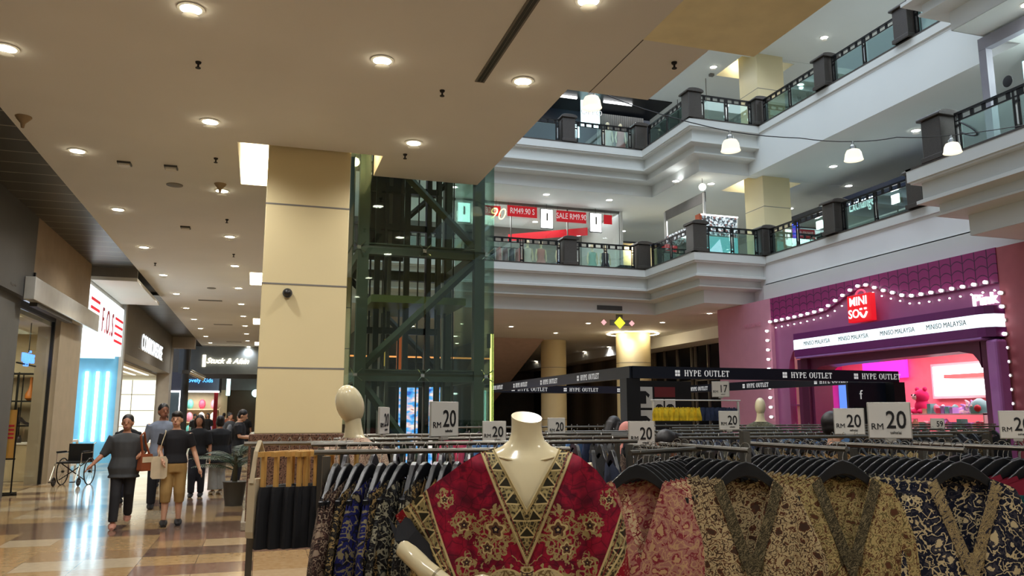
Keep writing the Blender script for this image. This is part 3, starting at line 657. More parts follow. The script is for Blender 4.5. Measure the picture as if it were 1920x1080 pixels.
# ================================================================ kiosk canopy lettered in serif capitals
SER={}
def serif(ch):
    "stroke outlines of a serif capital in a unit box: list of rectangles/quads"
    S_=.16;T=.07;q=[]
    def v(x,w=S_,a=0,b=1): q.append([(x-w/2,a),(x+w/2,a),(x+w/2,b),(x-w/2,b)])
    def s(x,y,w=.3): q.append([(x-w/2,y),(x+w/2,y),(x+w/2,y+.045),(x-w/2,y+.045)])
    def h(x0,x1,y,w=T): q.append([(x0,y-w/2),(x1,y-w/2),(x1,y+w/2),(x0,y+w/2)])
    def ln(x0,y0,x1,y1,w): q.append([(x0-w/2,y0),(x0+w/2,y0),(x1+w/2,y1),(x1-w/2,y1)])
    def arc(cx,cy,rx,ry,a0,a1,wt,n=16):
        for i in range(n):
            p=a0+(a1-a0)*i/n; r=a0+(a1-a0)*(i+1)/n; 
            f=lambda g:(T+(wt-T)*abs(math.cos(g)))
            q.append([(cx+rx*math.cos(p),cy+ry*math.sin(p)),(cx+rx*math.cos(r),cy+ry*math.sin(r)),(cx+(rx-f(r))*math.cos(r),cy+(ry-T)*math.sin(r)),(cx+(rx-f(p))*math.cos(p),cy+(ry-T)*math.sin(p))])
    W=.8
    if ch=='H': v(.2);v(.68);h(.2,.68,.52);[s(x,y) for x in (.2,.68) for y in (0,.955)];W=.92
    elif ch=='E': v(.2);h(.1,.66,.965);h(.1,.68,.035);h(.2,.55,.52);q.append([(.6,.76),(.66,.76),(.66,1),(.6,1)]);q.append([(.62,0),(.68,0),(.68,.26),(.62,.26)]);q.append([(.52,.42),(.56,.42),(.56,.62),(.52,.62)]);W=.8
    elif ch=='L': v(.2);h(.06,.64,.035);s(.2,.955);q.append([(.58,0),(.64,0),(.64,.28),(.58,.28)]);W=.74
    elif ch=='T': v(.38);h(.04,.72,.965);s(.38,0);q.append([(.04,.74),(.09,.74),(.09,1),(.04,1)]);q.append([(.67,.74),(.72,.74),(.72,1),(.67,1)]);W=.8
    elif ch=='P': v(.2);s(.2,0);s(.16,.955,.2);arc(.32,.73,.34,.27,-PI/2,PI/2,S_);h(.2,.33,.965);h(.2,.33,.495);W=.76
    elif ch=='Y': v(.4,S_,0,.5);s(.4,0);ln(.4,.42,.14,1,.16);ln(.42,.45,.68,1,.07);s(.14,.955,.26);s(.68,.955,.22);W=.84
    elif ch=='U': v(.18,S_,.3,1);v(.66,T,.3,1);arc(.425,.32,.325,.33,PI,2*PI,S_*.8);s(.18,.955);s(.66,.955,.24);W=.88
    elif ch=='O': arc(.45,.5,.41,.52,0,2*PI,.19,28);W=.94
    return q,W
def serif_text(body,h,mat,parent,loc,rz,depth=.006):
    m=MB(); x=0
    for ch in body:
        if ch==' ': x+=.5; continue
        if ch=='#':
            for i,j in ((0,0),(1,0),(0,1),(1,1)): m.prism([((x+.1+i*.48)*h,(j*.55-.02)*h),((x+.5+i*.48)*h,(j*.55-.02)*h),((x+.5+i*.48)*h,(j*.55+.42)*h),((x+.1+i*.48)*h,(j*.55+.42)*h)],depth,'y',-depth)
            x+=1.3; continue
        q,w=serif(ch)
        for p in q: m.prism([((x+a)*h,b*h) for a,b in p],depth,'y',-depth)
        x+=w
    W_=x*h; m.v=[(a-W_/2,b,c-h/2) for a,b,c in m.v]
    return m.build('lettering',mat,parent,loc=loc,rz=rz)
KX0,KX1,KY0,KY1,KZ=7.3,14.1,14.95,26,2.6
wt=flat('white_letters_matte',rgb(214,214,210),.5,emit=(1,1,1,1),es=.25)
def beam(label,p,q,letters,rz,out):
    L=(Vector(q)-Vector(p)).length; t=thing('canopy_beam',label,'beam',(*p,0),math.atan2(q[1]-p[1],q[0]-p[0]))
    MB().box((0,-.05,KZ-.25),(L,.05,KZ)).build('board',C['navy'],t)
    for u in letters:
        if out in (-1,0): serif_text('# HYPE OUTLET',.125,wt,t,(u*L,-.052,KZ-.13),0)
        if out in (1,0): serif_text('# HYPE OUTLET',.125,wt,t,(u*L,.052,KZ-.13),PI)
    return t
beam('front black canopy beam lettered HYPE OUTLET, running left to right',(KX0,KY0),(KX1,KY0),(.24,.63,.91),0,0)
beam('left canopy beam lettered HYPE OUTLET, running away toward the lift',(KX0,KY1),(KX0,KY0),(.12,.34,.56,.8),0,0)
beam('far canopy beam lettered HYPE OUTLET, behind the front one',(KX0,KY1),(KX1,KY1),(.22,.5,.8),0,0)
beam('right canopy beam lettered HYPE OUTLET, running away from the front right corner',(KX1,KY1),(KX1,KY0),(.2,.5,.8),0,0)
for i,(x,y,l) in enumerate(((KX0,KY0,'thick black canopy post at the near left corner of the kiosk'),(KX1,KY0,'black canopy post at the near right corner of the kiosk'),(KX0,KY1,'black canopy post at the far left corner of the kiosk'),(KX1,KY1,'black canopy post at the far right corner of the kiosk'))):
    o=MB().box((x-.13,y-.02,0),(x+.18,y+.3,KZ-.25)).build('canopy_post',C['black']); tag(o,l,'post')
for a,b in ((7.8,9.0),(10.5,11.5)):
    pass
# printed panel with shirts under the beam corner
t=thing('poster_wall','black panel with printed white posters of black shirts under the beam corner','poster panel',(7.7,15.6,0))
MB().box((-.1,0,0),(1.35,.05,2.33)).build('board',C['black'],t)
MB().box((-.07,-.01,1.75),(.4,0,2.2)).build('poster',C['signw'],t); MB().box((.45,-.01,1.98),(.95,0,2.2)).build('poster',flat('red_brown_print',rgb(120,40,44),.5),t); MB().box((.45,-.01,1.6),(.66,0,1.94)).build('poster',C['signw'],t); MB().box((.7,-.01,1.6),(.95,0,1.94)).build('poster',C['signw'],t); MB().box((-.07,-.01,1.2),(.4,0,1.7)).build('poster',C['signw'],t)
def tee(m,x,z,s,y=-.012): m.prism([(x-.1*s,z-.18*s),(x+.1*s,z-.18*s),(x+.1*s,z+.05*s),(x+.17*s,z-.02*s),(x+.21*s,z+.06*s),(x+.09*s,z+.16*s),(x-.09*s,z+.16*s),(x-.21*s,z+.06*s),(x-.17*s,z-.02*s),(x-.1*s,z+.05*s)],.006,'y',y)
for x,z,s in ((.165,1.98,.8),(.555,1.76,.42),(.82,1.76,.45),(.165,1.45,.8)):
    m=MB(); tee(m,x,z,s); m.build('printed_shirt',C['ink'],t)
t=thing('poster_wall','dark navy tall board with small marks at the right end of the front canopy beam','poster panel',(12.9,15.2,0)); MB().box((0,0,0),(1.1,.06,2.34)).build('board',C['navy'],t); text('f',.3,wt,t,(.35,-.01,2.05)); MB().box((.15,-.02,1.4),(.75,-.005,1.78)).build('logo_plate',flat('dark_green_plate',rgb(24,40,38),.4),t); serif_text('#',.1,wt,t,(.3,-.03,1.6),0)
# exit sign and air slots
t=thing('direction_sign','grey hanging direction sign with yellow diamond and small pink diamond','sign',(13.45,29.3,5.1))
MB().box((-.05,-.02,.1),(1.0,.03,.32)).build('board',C['mgrey'],t); MB().box((.22,-.03,.3),(.5,.02,.55)).build('hanger_plate',C['mgrey'],t)
MB().prism([(.36,-.04),(.6,.2),(.36,.45),(.12,.2)],.03,'y',-.06).build('yellow_diamond',lamp('yellow_glow',(.85,.85,.05,1),1.0),t)
for x in (-.35,.9): MB().prism([(x,.08),(x+.12,.2),(x,.32),(x-.12,.2)],.03,'y',-.06).build('pink_diamond',lamp('pink_glow',(1,.5,.5,1),.8),t)
o=MB().box((12.7,28.97,5.77),(13.8,29.01,5.95)).build('air_vent',C['dgrey']); tag(o,'dark air slot in the face of the first balcony edge above the direction sign','vent')
t=thing('slot_vent','long narrow dark slot air vent in the near ceiling','vent',(2.38,7.6,Z1))
MB().box((-.06,-1.5,-.012),(.06,1.3,0)).build('frame',C['mgrey'],t); MB().box((-.035,-1.47,-.016),(-.005,1.27,-.01)).build('slot',C['black'],t); MB().box((.005,-1.47,-.016),(.035,1.27,-.01)).build('slot',C['black'],t)
# small things on the near ceiling
spk=None
for i,(x,y,l) in enumerate(((-3.3,11.9,'cone shaped beige ceiling fitting left of the walkway, near the slatted strip'),(-.87,14.5,'small beige cone fitting beside the second downlight of the column row'))):
    t=thing('smoke_detector',l,'detector',(x,y,Z1)); MB().lathe([(.1,0),(.09,-.03),(.03,-.1),(.02,-.16)],n=16).build('cone',C['tan'],t,True); MB().lathe([(.105,0),(.105,-.01)],n=16).build('base',C['tan'],t)
def sprk(x,y,l,z=Z1):
    t=thing('sprinkler',l,'sprinkler',(x,y,z)); MB().lathe([(.035,0),(.03,-.02),(.012,-.03),(.012,-.07)],n=10).build('stem',C['ink'],t,True); MB().lathe([(.03,-.07),(.03,-.078)],n=10).build('deflector',C['ink'],t); return t
for x,y,l in ((-.88,9.35,'small dark sprinkler between the first two downlights of the column row'),(2.0,9.3,'small dark sprinkler left of the slot vent end'),(1.98,11.9,'small dark sprinkler beside the downlight near the slab corner'),(-.87,13.0,'small dark sprinkler left of the glowing recess'),(-.86,17.2,'small dark sprinkler farther along the column row'),(-.84,21.0,'small sprinkler far along the column row'),(-2.9,22.9,'small sprinkler far along the left downlight row'),(4.4,7.7,'small dark sprinkler at the right tip of the near ceiling')): sprk(x,y,l)
for x,y,l,m_ in ((-2.3,13.7,'small white ceiling box with dark shadow, left of centre',C['signw']),(-1.6,13.7,'small square white ceiling sensor',C['signw']),(-1.8,7.2,'square ceiling hatch at the top left edge',C['mgrey']),(-1.75,18.2,'small square ceiling sensor farther along the walkway',C['signw'])):
    t=thing('ceiling_sensor',l,'sensor',(x,y,Z1)); MB().box((-.1,-.1,-.03),(.1,.1,0)).build('frame',C['dgrey'],t); MB().box((-.08,-.08,-.06),(.08,.08,-.03)).build('cover',m_,t)
for x,y,l in ((-1.65,14.8,'round flat ceiling speaker grille left of the column row'),(-1.7,27,'round flat ceiling speaker farther along the walkway')):
    o=MB().lathe([(.14,0),(.14,-.012),(.11,-.02)],n=20).build('ceiling_speaker',C['mgrey'],None,True,loc=(x,y,Z1)); tag(o,l,'speaker')
for y,x in ((30,-1.9),(38,-1.8),(47,-1.6)):
    o=MB().box((x-.4,y-.1,Z1-.012),(x+.4,y+.1,Z1)).build('air_grille',C['dgrey']); tag(o,'narrow dark air grille across the walkway ceiling %s'%{30:'nearest of three',38:'middle of three',47:'farthest of three'}[y],'vent')
# string of bell lamps across the void
cab=[(3.2,10,6.45),(4.35,10,6.28),(5.2,10,6.05),(6.63,10,5.87),(7.9,10,5.9),(8.9,10,5.95),(9.8,10,6.12),(10.95,10,6.28),(13,10,6.75),(14.4,10,7.0)]
P=[]
for i in range(len(cab)-1):
    a,b=Vector(cab[i]),Vector(cab[i+1])
    for k in range(4): P.append(a.lerp(b,k/4)+Vector((0,0,-.02*math.sin(PI*k/4))))
P.append(Vector(cab[-1])); o=MB().tube(P,.008,5).build('light_cable',C['black'],None,True); tag(o,'thin black cable slung across the void carrying four bell lamps','cable')
mg=NT('ribbed_lit_glass',.2); x_,y_,z_=mg.coords(); mg.col((.9,.85,.7,1)); mg.b.inputs['Emission Color'].default_value=(1,.9,.66,1); mg.b.inputs['Emission Strength'].default_value=.75
for i,(x,z,l) in enumerate(((4.35,6.28,'ribbed glass bell lamp, first from the left, in front of the second floor shop'),(6.63,5.87,'ribbed glass bell lamp, second from the left on the cable'),(8.9,5.95,'ribbed glass bell lamp, third from the left on the cable'),(10.95,6.28,'ribbed glass bell lamp, rightmost on the cable, before the big stone pier'))):
    t=thing('bell_lamp',l,'pendant lamp',(x,10,z))
    MB().lathe([(.02,0),(.02,-.05),(.05,-.08),(.055,-.14)],n=14).build('socket',C['chrome'],t,True)
    MB().lathe([(.055,-.13),(.1,-.15),(.125,-.2),(.14,-.29),(.15,-.31),(.144,-.31),(.13,-.29),(.115,-.2),(.09,-.16)],n=28,cap=False).build('glass_shade',mg.mat,t,True); SHD=t.children[-1] if t.children else t
    MB().ell((0,0,-.2),(.04,.04,.055),10,6).build('bulb',lamp('bell_bulb',(1,.88,.6,1),2.5),t,True)
# ================================================================ left shop fronts (wall plane x = -4.6, read along +Y)
ST=struct; 
ST(MB().box((-5.2,-4,3.92),(-4.6,18.3,5.77)).build('wall_left',C['dgrey'])); ST(MB().box((-5.4,-4,0),(-4.74,18.15,3.92)).build('wall_left',flat('grey_pilaster',rgb(92,92,90),.5)))
o=MB().box((-4.62,18.28,3.85),(-4.56,18.34,4.5)).build('edge_bracket',C['black']); tag(o,'short black bracket at the end of the near dark fascia','bracket')
o=text('Sale up to 70',.07,C['mgrey'],None,(-4.595,17.0,4.05),FL,.002); o.name='small_lettering'; tag(o,'faint thin grey lettering low on the near dark fascia','lettering')
ST(MB().box((-5.2,18.3,4.33),(-4.6,23.8,5.77)).build('wall_left',C['tan'])); ST(MB().box((-5.2,21.5,0),(-4.72,23.9,4.33)).build('wall_left',flat('tan_pier',rgb(170,156,132),.6)))
t=thing('overhang_panel','pale grey reflective overhang panel projecting above the shoe shop entrance','panel',(-4.6,21,3.87)); bevel(MB().box((0.005,-3.3,0),(.2,3.3,.46)).build('board',flat('pale_grey_gloss',rgb(186,186,180),.15),t),.01)
MB().box((.0,-2.8,-.08),(.14,.4,0)).build('shutter_housing',C['dgrey'],t)
t=thing('shop_front_glass','clear glass front of the shoe shop with a thin dark end mullion','glazing',(-4.85,19.6,0)); MB().box((0,-1.75,0),(.012,1.75,3.8)).build('pane',C['clear'],t); MB().box((-.03,1.72,0),(.04,1.8,4.1)).build('mullion',C['black'],t); MB().box((-.03,-1.8,3.8),(.04,1.8,3.95)).build('head_rail',C['dgrey'],t)
SW=flat('warm_shop_wall',rgb(214,200,166),.7)
ST(MB().box((-10,23.7,0),(-5.0,23.85,4.3)).build('wall_back',SW)); ST(MB().box((-10.1,10,0),(-10,45,4.3)).build('wall_left',SW)); ST(MB().box((-10,14,3.7),(-4.9,23.7,3.8)).build('ceiling',C['white'])); ST(MB().box((-10,13.9,0),(-5.4,14,4)).build('wall_front',SW))
area((-7,20.5,3.6),(3,4),130,(1,.9,.7),name='shoe_shop_light')
# hanging blue letters
t=thing('hanging_sign','blue lit letters uppies hanging on a thin rod inside the shoe shop window','sign',(-5.15,20.6,2.92)); bl=lamp('blue_letters',(.1,.28,1,1),2.4)
text('uppies',.42,bl,t,(0,.1,0),FL,.03,.004,sx=.82); MB().box((-.02,-.75,-.2),(.02,.75,-.17)).build('bar',C['black'],t); MB().tube([(0,.1,.1),(0,.1,.9)],.012,6).build('rod',C['black'],t)
# shelf unit
t=thing('shoe_shelf','tall thin black metal shelf with bags and shoes in the shoe shop','shelf',(-6.0,23.35,0)); W2=.85
SP=flat('pale_shelf_board',rgb(206,186,150),.5)
for x in (-W2,-.05,.08,W2):
    for y in (-.2,.2): MB().box((x-.012,y-.012,0),(x+.012,y+.012,2.68)).build('upright',C['blackm'],t)
LV=(0.1,.72,1.34,1.96,2.66)
for z in LV[1:]: MB().box((-W2,-.22,z-.035),(W2,.22,z)).build('shelf_board',C['blackm'],t)
MB().box((-W2,-.22,0),(W2-.1,.22,.16)).build('base_box',C['dgrey'],t)
def shoe(x,y,z,rz,mat,label,g,heel=.05,s=1):
    t=thing('shoe',label,'shoe',(x,y,z),rz,g)
    MB().rings([[(xx*s,w*c_*s,(h0+(h1-h0)*(sn>0))*s) for c_,sn in ((1,-1),(1,1),(-1,1),(-1,-1))] for xx,w,h0,h1 in ((-.12,.03,heel,heel+.09),(-.06,.035,heel*.8,heel+.08),(.02,.038,.01,.07),(.09,.04,0,.045),(.13,.025,0,.02))]).build('upper',mat,t,True)
    MB().rings([[(xx*s,w*c_*s,(z0 if sn<0 else z1)*s) for c_,sn in ((1,-1),(1,1),(-1,1),(-1,-1))] for xx,w,z0,z1 in ((-.125,.034,0 if heel<.04 else heel-.01,heel+.005),(-.02,.036,0 if heel<.04 else .02,.025),(.14,.03,0,.008))]).build('sole',C['ink'],t)
    if heel>.04: MB().tube([(-.11*s,0,heel*s),(-.115*s,0,0)],[.018*s,.008*s],6).build('heel',C['ink'],t)
    return t
dk=[flat('dark_leather',rgb(44,34,32),.4),flat('brown_leather',rgb(110,66,40),.4),flat('silver_leather',rgb(150,146,142),.3)]
for i,(x,l,lv,hl) in enumerate(((-.6,'dark heeled shoe, left on the upper shoe shelf',2,.08),(-.1,'dark heeled shoe, middle of the upper shoe shelf',2,.08),(.25,'dark heeled shoe, second from right on the upper shoe shelf',2,.08),(.6,'dark heeled shoe, right end of the upper shoe shelf',2,.09),(-.15,'dark flat shoe, left on the lower shoe shelf',1,.03),(.25,'brown flat shoe, middle of the lower shoe shelf',1,.03),(.6,'silver flat shoe, right on the lower shoe shelf',1,.03))): shoe(-6.0+x,23.33,LV[lv],-.3+.2*(i%3),dk[(0,0,0,0,0,1,2)[i]],l,None,hl,1.25)
for i in range(3): shoe(-6.2+.3*i,23.3,.16,.2*i,dk[2],'pale shoe on the low grey box under the shoe shelf','shoes on the low base box',.03,1.2)
def bag(x,y,z,w,h,mat,label,handle=.2,rz=0,d=.1):
    t=thing('handbag',label,'bag',(x,y,z),rz); m=MB()
    m.rings([[(w*k*math.cos(a)/2*(1 if math.cos(a)>0 else 1),d*kk*math.sin(a)/2,zz*h) for a in [i*PI/8 for i in range(16)]] for zz,k,kk in ((0,.75,.8),(.08,.95,1),(.5,1,.9),(.9,.75,.4),(1,.68,.2))]); m.build('body',mat,t,True)
    MB().tube([(-w*.32+w*.64*i/10,0,h*.95+handle*math.sin(PI*i/10)) for i in range(11)],.01,6).build('strap',mat,t); return t
bag(-6.62,23.33,LV[3],.46,.3,dk[0],'black crescent shoulder bag on the top shelf of the shoe shop',.34); 
for x,m_,l in ((-5.68,flat('amber_glazed',rgb(200,120,40),.3),'amber bottle shaped bag on the top shelf of the shoe shop'),(-5.44,flat('grey_brown_glazed',rgb(96,88,72),.4),'grey bottle shaped bag right of the amber one on the top shelf')): 
    o=MB().lathe([(.06,0),(.12,.06),(.12,.16),(.05,.3),(.03,.42),(.035,.6)],n=18).build('vase_bag',m_,None,True,loc=(x,23.33,LV[3])); tag(o,l,'bag')
t=thing('counter_box','pale wooden counter box behind the wheelchair','counter',(-5.75,22.75,0)); bevel(MB().box((-.25,-.4,0),(.45,.4,.88)).build('body',flat('pale_counter',rgb(190,176,144),.5),t),.01); MB().box((-.27,-.42,.88),(.47,.42,.92)).build('top',C['white'],t)
o=MB().lathe([(.05,0),(.055,.1),(.03,.14),(.035,.18)],n=12).build('jar',dk[0],None,True,loc=(-5.65,22.6,.92)); tag(o,'small dark jar standing on the pale counter box','jar')
t=thing('poster_stand','black metal stand holding an orange yellow poster with red letters by the shop entrance','sign stand',(-4.75,18.7,0),.25)
MB().box((-.42,-.02,.0),(-.39,.02,1.75)).build('leg',C['blackm'],t); MB().box((.0,-.02,0),(.03,.02,1.75)).build('leg',C['blackm'],t); MB().box((-.39,-.012,.72),(0,.012,1.7)).build('poster',flat('ochre_poster',rgb(190,140,60),.5),t)
for z in (1.12,1.2,1.28,1.36): MB().box((-.2,-.02,z),(-.03,-.012,z+.04)).build('red_bar',C['red'],t)
MB().box((-.5,-.03,.70),(.04,.03,.73)).build('cross_bar',C['blackm'],t); MB().box((-.5,-.2,0),(.12,-.14,.04)).build('foot',C['blackm'],t); MB().box((-.5,.14,0),(.12,.2,.04)).build('foot',C['blackm'],t)
for x in (-.42,.02): MB().box((x,-.2,.02),(x+.03,.2,.05)).build('foot_rail',C['blackm'],t)
# F.O.S front
fz=lamp('sign_panel_glow',(.88,.97,1,1),1.35)
t=thing('light_box_sign','glowing white sign F.O.S with red stripes on both sides','sign',(-4.7,26.9,3.55)); MB().box((-.2,-2.95,0),(.08,2.75,1.6)).build('lit_panel',fz,t)
rd=flat('red_paint',rgb(200,20,40),.5,emit=(.8,.01,.03,1),es=.5)
for i,ch in enumerate(('F','.','O','.','S')): text(ch,1.05,rd if ch=='.' else flat('dark_maroon_letters',rgb(130,20,40),.5,emit=(.3,.01,.02,1),es=.4),t,(.085,-.85+(0,.42,.8,1.26,1.6)[i],.82),FL,.01,sx=.6)
for k in range(4):
    MB().box((.08,-2.7,.5+.24*k),(.1,-1.5,.58+.24*k)).build('red_stripe',rd,t); MB().box((.08,1.2,.38+.24*k),(.1,2.6,.46+.24*k)).build('red_stripe',rd,t)
ST(MB().box((-5.2,23.9,5.15),(-4.72,30.2,5.77)).build('wall_left',C['white'])); ST(MB().box((-4.72,29.95,0),(-4.6,30.25,5.77)).build('wall_left',flat('light_grey_pier',rgb(176,174,168),.5)))
BW=flat('pale_blue_wall',rgb(110,176,210),.35)
ST(MB().box((-10,30,0),(-4.73,30.1,3.6)).build('wall_back',BW)); ST(MB().box((-10,23.9,3.5),(-4.85,30,3.6)).build('ceiling',lamp('lit_soffit',(.8,.95,1,1),.8))); ST(MB().box((-10,24,0),(-9.9,30,3.6)).build('wall_left',BW))
for x,l in ((-5.66,'left'),(-5.33,'middle'),(-5.02,'right')):
    o=MB().box((x-.045,29.93,.72),(x+.045,29.99,3.05)).build('light_bar',C['cyan2'] if 'cyan2' in C else lamp('bar_glow',(.75,.95,1,1),5)); tag(o,'vertical white light bar on the pale blue wall, %s of three'%l,'light bar')
area((-7,27,3.4),(3,4),170,(.75,.93,1),name='blue_shop_light')
ST(MB().box((-4.68,24.2,5.32),(-3.5,29.4,5.42)).build('ceiling',C['white'])); ST(MB().box((-4.68,24.2,5.42),(-3.5,24.3,5.72)).build('ceiling',C['mgrey']))
t=thing('shoe_table','low white display table with dark shoes on top, before the blue wall','table',(-5.75,26.2,0)); MB().box((-.5,-1.2,.8),(.5,1.2,.86)).build('top',C['signw'],t); MB().box((-.5,-1.2,.1),(.5,1.2,.16)).build('lower_shelf',C['signw'],t)
for x in (-.5,.44):
    for y in (-1.2,1.14): MB().box((x,y,0),(x+.06,y+.06,.8)).build('leg',C['signw'],t)
tm=flat('teal_dark_fabric',rgb(50,66,76),.7)
for i in range(7): shoe(-5.75+random.uniform(-.2,.3),25.2+.33*i,.86,random.uniform(-.6,.6),tm if i%2 else dk[0],'dark shoe in the heap on the white display table','shoes on the white display table',.03,1.5)
for i,(m_,l) in enumerate(((dk[0],'dark folded bundle under the white display table'),(C['red'],'red folded bundle under the white display table'))):
    o=MB().ell((0,0,.13),(.34,.4,.14),12,8).build('folded_bundle',m_,None,True,loc=(-5.65,25.7+i*.95,.16)); tag(o,l,'clothes bundle')
# grey shop with white letters
ST(MB().box((-5.2,30.25,3.72),(-4.6,45,5.77)).build('wall_left',flat('taupe_grey_board',rgb(122,116,108),.6)))
t=thing('letter_sign','white glowing block letters COMMONSENSE on the grey fascia','sign',(-4.6,37.4,4.42)); text('COMMONSENSE',.9,lamp('white_block_letters',(.86,.95,1,1),1.3),t,(.03,0,0),FL,.008,.006,sx=.98,space=1.08); MB().box((0,-4.1,-.3),(.02,4.1,-.27)).build('rail',C['white'],t)
ST(MB().box((-5.2,44.8,0),(-4.6,46,5.77)).build('wall_left',flat('light_grey_pier2',rgb(176,168,158),.5))); ST(MB().box((-4.6,45.2,5.1),(-3.5,45.9,5.77)).build('wall_left',flat('light_grey_pier3',rgb(176,168,158),.5)))
ST(MB().box((-10,44.6,0),(-5.2,44.8,3.8)).build('wall_back',C['white'])); ST(MB().box((-10,30.3,3.6),(-5.2,44.6,3.7)).build('ceiling',C['white']))
t=thing('lit_panel_wall','cream lit panel grid on the far wall of the grey shop','light box',(-6.4,44.5,0)); MB().box((-1.4,0,.2),(1.2,.05,3.35)).build('lit_panel',lamp('cream_panel_glow',(1,.98,.80,1),1.0),t)
m=MB(); [m.box((-1.4,-.02,z),(1.2,0,z+.03)) for z in (1.0,1.8,2.6)]; [m.box((x,-.02,.2),(x+.03,0,3.35)) for x in (-.7,.1)]; m.build('grid_bars',C['mgrey'],t)
area((-7,38,3.5),(3,8),200,(1,.97,.85),name='grey_shop_light')
for k in range(5):
    o=MB().box((-5.6-.6*k,31,3.57),(-5.5-.6*k,44,3.6)).build('ceiling_light_slat',C['cream_glow'] if 'cream_glow' in C else lamp('slat_glow',(1,.98,.8,1),1.6)); tag(o,'long lit slat in the ceiling of the grey shop','ceiling light','lit slats in the grey shop ceiling')
t=thing('garment_rack','black wire rack with printed shirts near the entrance of the grey shop','rack',(-6.0,35.8,0)); 
for x in (-.45,.45): MB().tube([(x,0,0),(x,0,3.05)],.02,6).build('post',C['blackm'],t)
MB().tube([(-.45,0,3.05),(.45,0,3.05)],.02,6).build('rail',C['blackm'],t); MB().tube([(-.45,0,1.6),(.45,0,1.6)],.015,6).build('rail',C['blackm'],t)
for z,mt_,l in ((2.35,flat('navy_cotton',rgb(38,38,66),.8),'navy T-shirt with red print hanging in the grey shop'),(1.25,flat('white_cotton',rgb(220,218,210),.8),'white T-shirt hanging below the navy one in the grey shop')):
    t=thing('hanging_shirt',l,'shirt',(-6.0,35.75,z)); m=MB(); tee(m,0,0,2.1,0); m.v=[(x,y*4+.0,zz) for x,y,zz in m.v]; m.build('body',mt_,t); 
    if z>2: MB().ell((0,-.02,.02),(.1,.02,.13),8,6).build('print',C['red'],t)
# far end of the walkway
ST(MB().box((-4.6,60,0),(-4.5,62,Z1)).build('wall_left',C['white']))
FG=flat('blue_grey_far_board',rgb(112,112,126),.5)
t=thing('far_shop_front','far end shop with grey fascia, blue letters and white light edge','shop front',(-3.9,54,0))
MB().box((-1.5,0,3.1),(1.3,.3,4.25)).build('fascia',FG,t); text('Lovely Kids',.36,lamp('blue_far_letters',(.1,.45,1,1),2.2),t,(.1,-.02,3.75),ext=.02)
MB().box((-1.5,-.03,3.0),(1.35,.05,3.1)).build('light_edge',C['wglow'],t); MB().box((-1.0,0,0),(-.9,.1,3.0)).build('light_edge',C['wglow'],t); MB().box((-1.9,0,0),(-1.0,.1,3.1)).build('side_wall',flat('pale_teal_board',rgb(140,160,164),.5),t); MB().box((1.05,0,0),(1.28,.2,3.0)).build('red_pilaster',C['red'],t)
MB().box((-1.5,4,0),(1.3,4.1,3.1)).build('back_wall',SW,t)
area((-3.9,56,3.0),(2,2),120,(1,.93,.84),name='far_shop_light')
for i in range(9):
    z0=.2+(i//3)*.85; o=MB().ell((0,0,.3),(.22,.2,.34),8,6).build('display_goods',random.choice(gm+[dk[1],tm]),None,True,loc=(-4.5+(i%3)*.75,57.4,z0+.1)); tag(o,'bundle of goods on the far shop back shelves','goods','goods in the far shop')
t=thing('display_shelves','pale shelves behind the goods in the far shop','shelf',(-3.8,57.5,0))
for z in (.27,1.12,1.97): MB().box((-1.2,-.25,z-.04),(1.2,.4,z+.02)).build('shelf',SP,t)
for x in (-1.2,1.16): MB().box((x,-.25,0),(x+.04,.4,2.1)).build('side',SP,t)
t=thing('script_sign','warm glowing handwritten script sign on a grey board across the far walkway','sign',(-2.1,50,4.75)); MB().box((-2.6,.05,-.75),(2.6,.2,.85)).build('board',flat('grey_blue_board',rgb(124,134,142),.5),t)
sg=lamp('script_glow',(1,.86,.6,1),3); MB().box((-1.3,0,-.35),(-1.12,.06,.35)).build('glow_block',sg,t); text('Stuck & Afsin',.44,sg,t,(.1,-.02,0),shear=.35,bold=.008,ext=.02)
t=thing('second_board','grey ceiling board with small downlights across the far walkway','board',(-2.1,52,3.9)); MB().box((-2.6,0,-.1),(3.2,.2,1.74)).build('board',C['mgrey'],t)
t=thing('far_column','dark grey round column at the far left end of the walkway','column',(-4.1,48,0)); MB().lathe([(.2,0),(.2,Z1)],n=24).build('shaft',C['dgrey'],t,True)
t=thing('projector_fixture','silver angled spotlight fixture hung beside the far dark column','spotlight',(-3.75,46.5,3.9)); MB().tube([(0,0,0),(.75,.1,-.35)],.16,10).build('housing',C['chrome'],t,True); MB().tube([(-.05,0,0),(-.1,0,1.75)],.03,6).build('hanger',C['dgrey'],t); MB().box((-.4,-.1,-.1),(.1,.1,.1)).build('driver_box',C['dgrey'],t)
t=thing('round_wall_lamp','round pale blue lamp at the far shop on the right of the walkway','lamp',(-.35,55,3.0)); MB().lathe([(.25,0),(.25,.05)],n=20).build('face',C['cyan'],t).rotation_euler=(PI/2,0,0)
t=thing('far_shop_front','far shop right of the red pilaster, cream pillars and dark brown interior','shop front',(-1.2,55.5,0)); MB().box((-1.3,0,0),(-.9,.3,3.2)).build('pillar',C['cream'],t); MB().box((-.9,.3,0),(2,.4,3.4)).build('dark_wall',flat('brown_wall',rgb(96,80,58),.6),t); MB().box((-1.3,0,3.2),(2.2,.3,4.3)).build('fascia',C['mgrey'],t)
t=thing('projecting_sign','cyan lit projecting sign board over the far shop entrance','sign',(-2.0,53,3.5)); MB().box((-.1,-.1,-.7),(.1,.7,.6)).build('lit_board',C['cyan'],t); MB().tube([(0,.3,.6),(0,.3,1.9)],.04,6).build('hanger',C['dgrey'],t)
# shops right of the walkway, mostly hidden by the near column
ST(MB().box((4.2,30,0),(4.4,62,Z1)).build('wall_right',flat('far_grey_shops',rgb(96,98,96),.5)))
# ================================================================ shops on the balcony floors
FZ=7.15
